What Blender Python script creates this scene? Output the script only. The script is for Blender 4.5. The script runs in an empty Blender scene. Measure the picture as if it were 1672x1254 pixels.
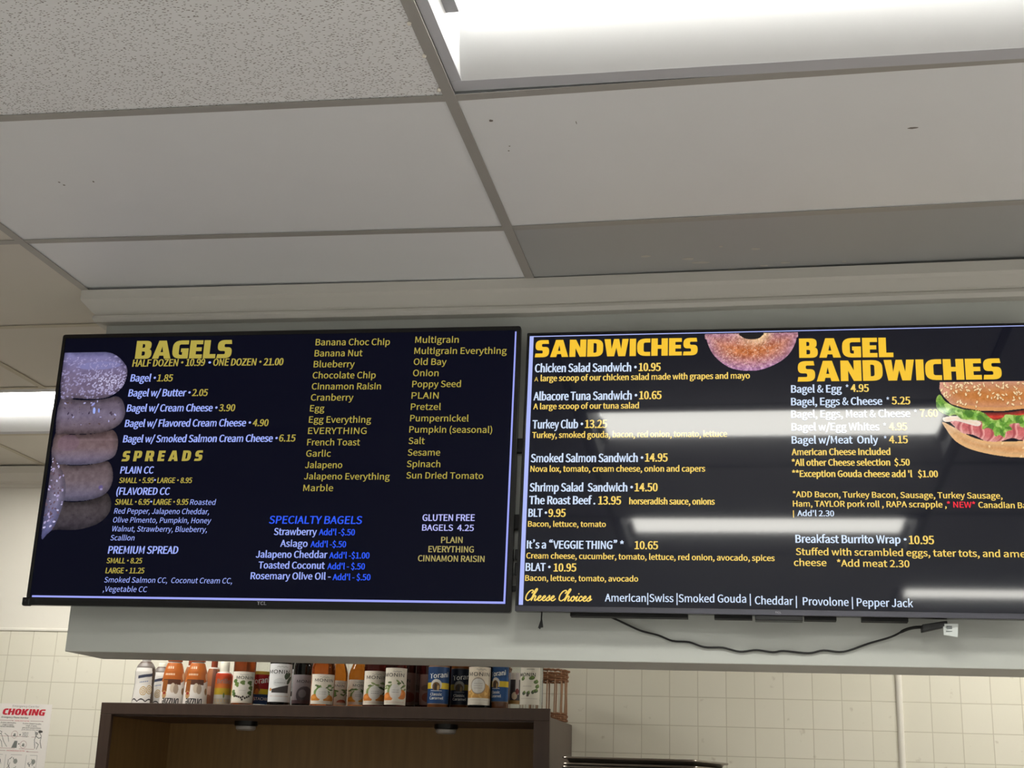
import bpy, bmesh, math, random
import numpy as np
from mathutils import Vector, Matrix
from mathutils.geometry import tessellate_polygon

S = bpy.context.scene
COL = S.collection
random.seed(7)
rng = np.random.default_rng(11)

# ---------------------------------------------------------------- camera, world, exposure
cam_data = bpy.data.cameras.new('camera')
cam_data.sensor_width = 36.0
cam_data.lens = 46.686
cam_data.clip_start = 0.05
cam = bpy.data.objects.new('camera', cam_data)
COL.objects.link(cam)
YAW, PITCH, ROLL = 0.1846, 0.2921, 0.0356
fw = Vector((-math.sin(YAW) * math.cos(PITCH), math.cos(YAW) * math.cos(PITCH), math.sin(PITCH)))
r0 = Vector((math.cos(YAW), math.sin(YAW), 0))
u0 = r0.cross(fw)
rr = math.cos(ROLL) * r0 + math.sin(ROLL) * u0
uu = -math.sin(ROLL) * r0 + math.cos(ROLL) * u0
cam.matrix_world = Matrix(((rr.x, uu.x, -fw.x, 0.5398), (rr.y, uu.y, -fw.y, 0.0), (rr.z, uu.z, -fw.z, 1.5077), (0, 0, 0, 1)))
S.camera = cam
world = bpy.data.worlds.new('world')
world.use_nodes = True
world.node_tree.nodes['Background'].inputs[0].default_value = (0.6, 0.65, 0.7, 1)
world.node_tree.nodes['Background'].inputs[1].default_value = 0.05
S.world = world
S.view_settings.view_transform = 'Standard'
S.view_settings.look = 'None'
S.view_settings.gamma = 1.0
S.view_settings.use_curve_mapping = False
S.view_settings.exposure = 0.0
LENS = 21.5            # radiance of the dining-side fixture lenses
LENS_KITCHEN = 31.0    # radiance of the kitchen-side fixture lenses

# ---------------------------------------------------------------- key dimensions (metres)
CZ = 2.74              # ceiling height
G = 0.6096             # ceiling grid row
TW = 1.2192            # ceiling grid column
YA = 2.1603            # a row line of the grid
YH = 3.137             # front face of the hanging header
HB = 1.787             # underside of the header
HT = 0.205             # header thickness
HX0, HX1 = -1.163, 4.4
YW = 5.145             # back wall
X0, X1, Y0 = -5.2, 5.6, -6.2


def lin(r, g, b):
    return tuple(((c / 255) / 12.92 if c / 255 <= 0.04045 else ((c / 255 + 0.055) / 1.055) ** 2.4) for c in (r, g, b))


def sag(x):            # the grid hangs a little low along the runner at x = 0
    a = min(abs(x), TW) / TW
    return -0.010 + 0.015 * a


# ---------------------------------------------------------------- materials
MATS = {}


def mat(name, rgb, rough=0.6, metal=0.0, spec=0.5, emit=None, strength=0.0, trans=0.0, ior=1.45, coat=0.0, coat_rough=0.05, noise=None, bump=None, alpha=1.0):
    if name in MATS:
        return MATS[name]
    m = bpy.data.materials.new(name)
    m.use_nodes = True
    nt = m.node_tree
    b = nt.nodes['Principled BSDF']
    c = lin(*rgb)
    b.inputs['Base Color'].default_value = (*c, 1)
    b.inputs['Roughness'].default_value = rough
    b.inputs['Metallic'].default_value = metal
    b.inputs['Specular IOR Level'].default_value = spec
    b.inputs['IOR'].default_value = ior
    b.inputs['Transmission Weight'].default_value = trans
    b.inputs['Coat Weight'].default_value = coat
    b.inputs['Coat Roughness'].default_value = coat_rough
    b.inputs['Coat IOR'].default_value = 1.62
    if emit:
        b.inputs['Emission Color'].default_value = (*lin(*emit), 1)
        b.inputs['Emission Strength'].default_value = strength
    if noise:          # (scale, amount, detail, stretch) mottling of the base colour
        tc = nt.nodes.new('ShaderNodeTexCoord'); mp = nt.nodes.new('ShaderNodeMapping'); nz = nt.nodes.new('ShaderNodeTexNoise')
        mp.inputs['Scale'].default_value = noise[3] if len(noise) > 3 else (1, 1, 1)
        nz.inputs['Scale'].default_value = noise[0]; nz.inputs['Detail'].default_value = noise[2]
        mx = nt.nodes.new('ShaderNodeMix'); mx.data_type = 'RGBA'
        a = noise[1]
        mx.inputs[6].default_value = (*[v * (1 - a) for v in c], 1); mx.inputs[7].default_value = (*[min(1, v * (1 + a)) for v in c], 1)
        nt.links.new(tc.outputs['Object'], mp.inputs[0]); nt.links.new(mp.outputs[0], nz.inputs['Vector'])
        nt.links.new(nz.outputs[0], mx.inputs[0]); nt.links.new(mx.outputs[2], b.inputs['Base Color'])
        if bump:
            bp = nt.nodes.new('ShaderNodeBump'); bp.inputs['Strength'].default_value = bump; bp.inputs['Distance'].default_value = 0.002
            nt.links.new(nz.outputs[0], bp.inputs['Height']); nt.links.new(bp.outputs[0], b.inputs['Normal'])
    MATS[name] = m
    return m


def paint_mat(name, rough=0.5, glow=False, spec=0.4, coat=0.0):
    """material whose colour comes from a painted colour attribute (print or screen picture)"""
    if name in MATS:
        return MATS[name]
    m = bpy.data.materials.new(name)
    m.use_nodes = True
    nt = m.node_tree
    b = nt.nodes['Principled BSDF']
    at = nt.nodes.new('ShaderNodeAttribute'); at.attribute_name = 'paint'
    b.inputs['Roughness'].default_value = rough
    b.inputs['Specular IOR Level'].default_value = spec
    b.inputs['Coat Weight'].default_value = coat
    b.inputs['Coat Roughness'].default_value = 0.05
    b.inputs['Coat IOR'].default_value = 1.62
    if glow:
        b.inputs['Base Color'].default_value = (0.004, 0.004, 0.005, 1)
        nt.links.new(at.outputs['Color'], b.inputs['Emission Color'])
        b.inputs['Emission Strength'].default_value = 1.0
    else:
        nt.links.new(at.outputs['Color'], b.inputs['Base Color'])
    MATS[name] = m
    return m


# ---------------------------------------------------------------- object helpers
def link(o, parent=None):
    COL.objects.link(o)
    if parent is not None:
        o.parent = parent
    return o


def empty(name, loc=(0, 0, 0), rot=(0, 0, 0), parent=None):
    o = bpy.data.objects.new(name, None)
    o.empty_display_size = 0.1
    o.location = loc
    o.rotation_euler = rot
    return link(o, parent)


def tag(o, label, cat, group=None):
    o['label'] = label
    o['category'] = cat
    if group:
        o['group'] = group
    return o


def struct(o):
    o['kind'] = 'structure'
    return o


class MB:
    """collects shapes; build() links them as one mesh object"""

    def __init__(s):
        s.v = []; s.f = []; s.mi = []; s.sm = []

    def add(s, verts, faces, mi=0, smooth=False):
        n = len(s.v)
        s.v += [tuple(p) for p in verts]
        for f in faces:
            s.f.append(tuple(i + n for i in f)); s.mi.append(mi); s.sm.append(smooth)
        return s

    def box(s, a, b, mi=0, M=None):
        x0, y0, z0 = a; x1, y1, z1 = b
        vs = [Vector(p) for p in ((x0, y0, z0), (x1, y0, z0), (x1, y1, z0), (x0, y1, z0), (x0, y0, z1), (x1, y0, z1), (x1, y1, z1), (x0, y1, z1))]
        if M is not None:
            vs = [M @ p for p in vs]
        return s.add(vs, [(3, 2, 1, 0), (4, 5, 6, 7), (0, 1, 5, 4), (1, 2, 6, 5), (2, 3, 7, 6), (3, 0, 4, 7)], mi)

    def lathe(s, prof, n=40, c=(0, 0, 0), mi=0, wob=None):
        vs = []; fs = []
        for (r, z) in prof:
            for k in range(n):
                a = 2 * math.pi * k / n
                vs.append((c[0] + r * math.cos(a), c[1] + r * math.sin(a), c[2] + z))
        for i in range(len(prof) - 1):
            for k in range(n):
                k2 = (k + 1) % n
                fs.append((i * n + k, i * n + k2, (i + 1) * n + k2, (i + 1) * n + k))
        fs.append(tuple(range(n - 1, -1, -1)))
        fs.append(tuple((len(prof) - 1) * n + k for k in range(n)))
        return s.add(vs, fs, mi, True)

    def tube(s, pts, r, n=8, mi=0):
        pts = [Vector(p) for p in pts]
        vs = []; fs = []
        for i, p in enumerate(pts):
            d = (pts[min(i + 1, len(pts) - 1)] - pts[max(i - 1, 0)]).normalized()
            a = d.cross(Vector((0, 0, 1)) if abs(d.z) < 0.9 else Vector((1, 0, 0))).normalized(); b = d.cross(a)
            rad = r[i] if isinstance(r, (list, tuple)) else r
            for k in range(n):
                t = 2 * math.pi * k / n
                vs.append(p + rad * (math.cos(t) * a + math.sin(t) * b))
        for i in range(len(pts) - 1):
            for k in range(n):
                k2 = (k + 1) % n
                fs.append((i * n + k, (i + 1) * n + k, (i + 1) * n + k2, i * n + k2))
        fs.append(tuple(range(n))); fs.append(tuple((len(pts) - 1) * n + k for k in range(n - 1, -1, -1)))
        return s.add(vs, fs, mi, True)

    def sweep_x(s, prof, x0, x1, mi=0, mit0=0.0, off=lambda x: 0.0, xs=None):
        """profile of (y, z) points swept along x"""
        xs = xs or [x0, x1]
        n = len(prof); vs = []
        for x in xs:
            vs += [(x, y, z + off(x)) for y, z in prof]
        fs = []
        for i in range(len(xs) - 1):
            for k in range(n):
                k2 = (k + 1) % n
                fs.append((i * n + k, i * n + k2, (i + 1) * n + k2, (i + 1) * n + k))
        fs.append(tuple(range(n - 1, -1, -1))); fs.append(tuple((len(xs) - 1) * n + k for k in range(n)))
        return s.add(vs, fs, mi)

    def build(s, name, mats, parent=None, bevel=0.0, loc=None, fix=True):
        me = bpy.data.meshes.new(name)
        me.from_pydata(s.v, [], s.f)
        for m in (mats if isinstance(mats, (list, tuple)) else [mats]):
            me.materials.append(m)
        me.polygons.foreach_set('material_index', s.mi)
        me.polygons.foreach_set('use_smooth', s.sm)
        if fix:
            bm = bmesh.new(); bm.from_mesh(me)
            bmesh.ops.recalc_face_normals(bm, faces=bm.faces[:])
            bm.to_mesh(me); bm.free()
        me.update()
        o = bpy.data.objects.new(name, me)
        if loc:
            o.location = loc
        link(o, parent)
        if bevel:
            md = o.modifiers.new('bevel', 'BEVEL'); md.width = bevel; md.segments = 2; md.limit_method = 'ANGLE'
        if any(s.sm):
            try:
                me.set_sharp_from_angle(angle=math.radians(40))
            except Exception:
                pass
        return o


def rounded(pts, seg=5):
    """polygon with per-corner rounding: (x, y) or (x, y, radius)"""
    out = []
    n = len(pts)
    for i, p in enumerate(pts):
        r = p[2] if len(p) > 2 else 0
        P = Vector(p[:2])
        if r <= 0:
            out.append((P.x, P.y)); continue
        A = Vector(pts[i - 1][:2]); B = Vector(pts[(i + 1) % n][:2])
        da = (A - P); db = (B - P)
        ra = min(r, da.length * 0.5 if (len(pts[i - 1]) > 2) else da.length); rb = min(r, db.length * 0.5 if len(pts[(i + 1) % n]) > 2 else db.length)
        a = P + da.normalized() * ra; b = P + db.normalized() * rb
        for k in range(seg + 1):
            t = k / seg
            q = (1 - t) ** 2 * a + 2 * t * (1 - t) * P + t * t * b
            out.append((q.x, q.y))
    return out


def rrect(x0, y0, x1, y1, r):
    return rounded([(x0, y0, r), (x1, y0, r), (x1, y1, r), (x0, y1, r)], 4)


def fill2d(loops):
    """outer loop plus holes -> (verts, tris)"""
    polys = [[Vector((x, y, 0)) for x, y in lp] for lp in loops]
    tris = tessellate_polygon(polys)
    return [(v.x, v.y) for lp in polys for v in lp], [tuple(t) for t in tris]


# ---------------------------------------------------------------- lettering
def offset_loop(P, ox, oy):
    """push an outline outwards by (ox, oy) along its vertex normals"""
    P = np.array(P, float); n = len(P)
    d = np.roll(P, -1, 0) - P
    d /= np.maximum(np.hypot(d[:, 0], d[:, 1]), 1e-9)[:, None]
    nx = np.stack([d[:, 1], -d[:, 0]], -1)          # outward for counter-clockwise outlines
    m = nx + np.roll(nx, 1, 0)
    l2 = (m * m).sum(1)
    m = m * (2 / np.maximum(l2, .55))[:, None]
    return P + m * np.array([ox, oy])


def glyph_run(body, ox=0.0, oy=0.0):
    """outlined run of letters at cap height 1, thickened by ox, oy"""
    vs = []; fs = []; x = 0.0
    for ch in body:
        adv, data = GLYPHS[ch]
        k = .55 if ch in 'wWMm&' else (.66 if ch in 'NVKXvykxAz' else 1.0)
        if data:
            loops = [[tuple(int(c) / 500 for c in p.split(',')) for p in lp.split(' ')] for lp in data.split('|')]
            area = lambda L: sum(L[i - 1][0] * L[i][1] - L[i][0] * L[i - 1][1] for i in range(len(L)))
            big = max(loops, key=lambda L: abs(area(L)))
            if area(big) < 0:
                loops = [L[::-1] for L in loops]
            loops = [[tuple(q) for q in offset_loop(L, ox * k, -.012 if ch in 'ij' else oy * k)] for L in loops]
            v, t = fill2d(loops)
            n = len(vs)
            if ch in '·•’“”':                      # these come with a full-width advance
                lo = min(a for a, b in v); adv = (max(a for a, b in v) - lo) * 500 + 90
                v = [(a - lo + .09, b) for a, b in v]
            vs += [(a + x, b) for a, b in v]; fs += [tuple(i + n for i in q) for q in t]
        x += adv / 500
    return np.array(vs).reshape(-1, 2), fs


HEAVY = {
    'B': (.76, [[(0, 0), (.76, 0, .26), (.76, .5, .2), (.64, .53), (.72, .57, .14), (.72, 1, .24), (0, 1)], [(.3, .18), (.45, .18, .08), (.45, .41, .08), (.3, .41)], [(.3, .61), (.42, .61, .07), (.42, .82, .07), (.3, .82)]]),
    'A': (.88, [[(0, 0), (.3, 0), (.34, .17), (.53, .17), (.57, 0), (.88, 0), (.61, 1), (.26, 1)], [(.375, .36), (.495, .36), (.435, .68)]]),
    'G': (.76, [[(.74, 1), (0, 1, .4), (0, 0, .4), (.76, 0, .03), (.76, .56), (.40, .56), (.40, .36), (.47, .36), (.47, .2), (.31, .2, .1), (.31, .78, .1), (.74, .78)]]),
    'E': (.6, [[(0, 0), (.6, 0), (.6, .22), (.3, .22), (.3, .4), (.56, .4), (.56, .61), (.3, .61), (.3, .78), (.6, .78), (.6, 1), (0, 1)]]),
    'L': (.58, [[(0, 0), (.58, 0), (.58, .23), (.3, .23), (.3, 1), (0, 1)]]),
    'S': (.69, [[(.64, 1), (.02, 1, .3), (.02, .40, .24), (.38, .40, .08), (.38, .22, .06), (.03, .22), (0, 0), (.69, 0, .3), (.69, .60, .24), (.33, .60, .08), (.33, .78, .06), (.67, .78)]]),
    'N': (.8, [[(0, 0), (.29, 0), (.29, .5), (.5, 0), (.8, 0), (.8, 1), (.51, 1), (.51, .52), (.3, 1), (0, 1)]]),
    'D': (.76, [[(0, 0), (.76, 0, .38), (.76, 1, .38), (0, 1)], [(.3, .22), (.45, .22, .1), (.45, .78, .1), (.3, .78)]]),
    'W': (1.16, [[(.15, 0), (.48, 0), (.58, .5), (.68, 0), (1.01, 0), (1.16, 1), (.86, 1), (.81, .42), (.7, 1), (.46, 1), (.35, .42), (.3, 1), (0, 1)]]),
    'I': (.3, [[(0, 0), (.3, 0), (.3, 1), (0, 1)]]),
    'C': (.62, [[(.62, 1), (0, 1, .4), (0, 0, .4), (.62, 0), (.62, .23), (.31, .23, .1), (.31, .77, .1), (.62, .77)]]),
    'H': (.78, [[(0, 0), (.3, 0), (.3, .4), (.48, .4), (.48, 0), (.78, 0), (.78, 1), (.48, 1), (.48, .62), (.3, .62), (.3, 1), (0, 1)]]),
    'P': (.72, [[(0, 0), (.3, 0), (.3, .3), (.72, .3, .26), (.72, 1, .26), (0, 1)], [(.3, .5), (.43, .5, .06), (.43, .8, .06), (.3, .8)]]),
    'R': (.78, [[(0, 0), (.3, 0), (.3, .32), (.36, .32), (.46, 0), (.78, 0), (.64, .38), (.74, .42, .1), (.74, 1, .26), (0, 1)], [(.3, .53), (.44, .53, .06), (.44, .8, .06), (.3, .8)]]),
    'O': (.78, [[(0, 0, .38), (.78, 0, .38), (.78, 1, .38), (0, 1, .38)], [(.31, .22, .1), (.47, .22, .1), (.47, .78, .1), (.31, .78, .1)]]),
    'K': (.84, [[(0, 0), (.3, 0), (.3, .38), (.48, 0), (.84, 0), (.56, .52), (.82, 1), (.47, 1), (.3, .64), (.3, 1), (0, 1)]]),
}


def heavy_run(word, gap):
    vs = []; fs = []; x = 0.0
    for ch in word:
        w, loops = HEAVY[ch]
        v, t = fill2d([rounded(lp) for lp in loops])
        n = len(vs)
        vs += [(a + x, b) for a, b in v]; fs += [tuple(i + n for i in q) for q in t]
        x += w + gap
    return np.array(vs), fs


SCRIPT = {
    'C': (1.15, [[(.95, 1.55), (1.08, 1.9), (.85, 2.15), (.42, 1.85), (.14, 1.1), (.18, .35), (.55, .0), (.95, .25), (1.2, .55)]]),
    'h': (1.0, [[(-.1, .3), (.25, 1.2), (.55, 2.2), (.4, 2.45), (.22, 2.0), (.1, 1.0), (.06, .02)], [(.06, .05), (.22, .65), (.48, 1.0), (.64, .8), (.56, .25), (.72, .0), (1.05, .35)]]),
    'e': (.78, [[(-.05, .3), (.3, .5), (.52, .8), (.36, 1.02), (.12, .72), (.14, .25), (.38, .0), (.65, .12), (.85, .4)]]),
    's': (.72, [[(-.05, .3), (.3, .8), (.4, 1.1), (.5, .65), (.5, .2), (.28, .0), (.08, .12)], [(.5, .1), (.78, .4)]]),
    'o': (.82, [[(.38, .98), (.08, .7), (.1, .15), (.38, .0), (.6, .35), (.55, .8), (.36, .98), (.5, .72), (.9, .75)]]),
    'i': (.5, [[(.0, .5), (.2, 1.0), (.12, .3), (.28, .0), (.55, .35)], [(.3, 1.45), (.33, 1.5)]]),
    'c': (.68, [[(.52, .75), (.38, 1.0), (.12, .72), (.12, .25), (.36, .0), (.75, .4)]]),
    ' ': (.55, []),
}


def catmull(pts, k=7):
    P = [np.array(p, float) for p in pts]
    P = [2 * P[0] - P[1]] + P + [2 * P[-1] - P[-2]]
    out = []
    for i in range(1, len(P) - 2):
        for j in range(k):
            t = j / k
            out.append(.5 * (2 * P[i] + (P[i + 1] - P[i - 1]) * t + (2 * P[i - 1] - 5 * P[i] + 4 * P[i + 1] - P[i + 2]) * t * t + (3 * P[i] - P[i - 1] - 3 * P[i + 1] + P[i + 2]) * t ** 3))
    out.append(P[-2])
    return out


def ribbon(path, w):
    vs = []; fs = []
    for i, p in enumerate(path):
        d = path[min(i + 1, len(path) - 1)] - path[max(i - 1, 0)]
        d = d / (np.hypot(*d) + 1e-9)
        nn = np.array([-d[1], d[0]]) * w / 2
        vs += [tuple(p + nn), tuple(p - nn)]
    for i in range(len(path) - 1):
        fs.append((2 * i, 2 * i + 1, 2 * i + 3, 2 * i + 2))
    for p in (path[0], path[-1]):
        n = len(vs)
        vs += [(p[0] + w / 2 * math.cos(a), p[1] + w / 2 * math.sin(a)) for a in np.linspace(0, 2 * math.pi, 9)[:-1]]
        fs.append(tuple(range(n, n + 8)))
    return vs, fs


def script_run(word, w=.23):
    vs = []; fs = []; x = 0.0
    for ch in word:
        adv, strokes = SCRIPT[ch]
        for st in strokes:
            v, f = ribbon(catmull([(a + x + .22 * b, b) for a, b in st]), w)
            n = len(vs); vs += v; fs += [tuple(i + n for i in q) for q in f]
        x += adv
    return np.array(vs), fs


# style: (stem width / cap height, shear)
STYLE = {'C': (.205, 0.0), 'CI': (.20, .07), 'L': (.165, 0.0), 'I': (.135, .12), 'R': (.195, 0.0), 'RI': (.195, .08), 'N': (.10, 0.0), 'CN': (.165, 0.0)}


def place_run(body, p0, p1, cap, style):
    """2-D verts of one run laid between p0 and p1 with the given cap height"""
    shear = 0.0
    L = math.hypot(p1[0] - p0[0], p1[1] - p0[1])
    if style == 'H':
        v, f = heavy_run(body, .055)
    elif style == 'HW':
        v, f = heavy_run(body, .36); shear = .08
    elif style == 'S':
        v, f = script_run(body)
    else:
        stem, shear = STYLE[style]
        v, f = glyph_run(body)
        sq = L / cap / max(v[:, 0].max() - v[:, 0].min(), 1e-6)      # how much the run is narrowed
        if len(body) > 2:
            ox = max(-.02, min(.064, (stem / sq - .126) / 2))
            v, f = glyph_run(body, ox, max(0.0, min(.012, (stem - .126) * .16)))
    v = v.astype(float).copy()
    mn, mx = v[:, 0].min(), v[:, 0].max()
    d = np.array([p1[0] - p0[0], p1[1] - p0[1]]) / L
    up = np.array([-d[1], d[0]])
    yy = v[:, 1] * cap
    xx = (v[:, 0] - mn) / (mx - mn) * L
    if style != 'H':
        xx = xx + shear * yy
    return np.array(p0)[None] + xx[:, None] * d[None] + yy[:, None] * up[None], f


# ---------------------------------------------------------------- painted grids (prints and screen pictures)
def inside(poly, X, Y):
    r = np.zeros(X.shape, bool)
    n = len(poly)
    for i in range(n):
        x0, y0 = poly[i]; x1, y1 = poly[(i + 1) % n]
        c = ((y0 > Y) != (y1 > Y))
        with np.errstate(divide='ignore', invalid='ignore'):
            xi = (x1 - x0) * (Y - y0) / (y1 - y0 + 1e-12) + x0
        r ^= c & (X < xi)
    return r


def edge_dist(poly, X, Y):
    D = np.full(X.shape, 1e9)
    n = len(poly)
    for i in range(n):
        x0, y0 = poly[i]; x1, y1 = poly[(i + 1) % n]
        dx, dy = x1 - x0, y1 - y0
        t = np.clip(((X - x0) * dx + (Y - y0) * dy) / (dx * dx + dy * dy + 1e-12), 0, 1)
        D = np.minimum(D, np.hypot(X - x0 - t * dx, Y - y0 - t * dy))
    return D


def smooth_noise(X, Y, scale, seed):
    g = np.random.default_rng(seed)
    N = 64
    tab = g.random((N, N))
    x = X / scale; y = Y / scale
    xi = np.floor(x).astype(int); yi = np.floor(y).astype(int)
    fx = x - xi; fy = y - yi
    fx = fx * fx * (3 - 2 * fx); fy = fy * fy * (3 - 2 * fy)
    a = tab[xi % N, yi % N]; b = tab[(xi + 1) % N, yi % N]; c = tab[xi % N, (yi + 1) % N]; d = tab[(xi + 1) % N, (yi + 1) % N]
    return (a * (1 - fx) + b * fx) * (1 - fy) + (c * (1 - fx) + d * fx) * fy


def ell(X, Y, cx, cy, a, b, th=0.0):
    c, s = math.cos(th), math.sin(th)
    u = (X - cx) * c + (Y - cy) * s; v = -(X - cx) * s + (Y - cy) * c
    return (u / a) ** 2 + (v / b) ** 2 < 1


def grid_mesh(name, X, Y, P, rgb, mask, material, parent, extra=None):
    """X, Y index grids (ny, nx); P (ny, nx, 3) positions; rgb 0..255 sRGB"""
    ny, nx = X.shape
    lc = np.where(rgb / 255 <= .04045, rgb / 255 / 12.92, ((np.clip(rgb, 0, 255) / 255 + .055) / 1.055) ** 2.4)
    keep = mask[:-1, :-1] & mask[1:, :-1] & mask[:-1, 1:] & mask[1:, 1:]
    idx = np.arange(ny * nx).reshape(ny, nx)
    F = np.stack([idx[:-1, :-1], idx[:-1, 1:], idx[1:, 1:], idx[1:, :-1]], -1)[keep]
    used = np.unique(F)
    remap = -np.ones(ny * nx, int); remap[used] = np.arange(len(used))
    me = bpy.data.meshes.new(name)
    V_ = [tuple(p) for p in P.reshape(-1, 3)[used]]; F_ = [tuple(q) for q in remap[F]]; nb = len(F_)
    if extra:
        n0 = len(V_); V_ += list(extra[0]); F_ += [tuple(i + n0 for i in q) for q in extra[1]]
    me.from_pydata(V_, [], F_)
    ca = me.color_attributes.new('paint', 'FLOAT_COLOR', 'POINT')
    cc = np.ones((len(V_), 4), np.float32); cc[:len(used), :3] = lc.reshape(-1, 3)[used]
    ca.data.foreach_set('color', cc.ravel())
    for m_ in ([material] if not extra else extra[2]):
        me.materials.append(m_)
    if extra:
        me.polygons.foreach_set('material_index', [0] * nb + list(extra[3]))
    me.update()
    o = bpy.data.objects.new(name, me)
    return link(o, parent)
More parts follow.
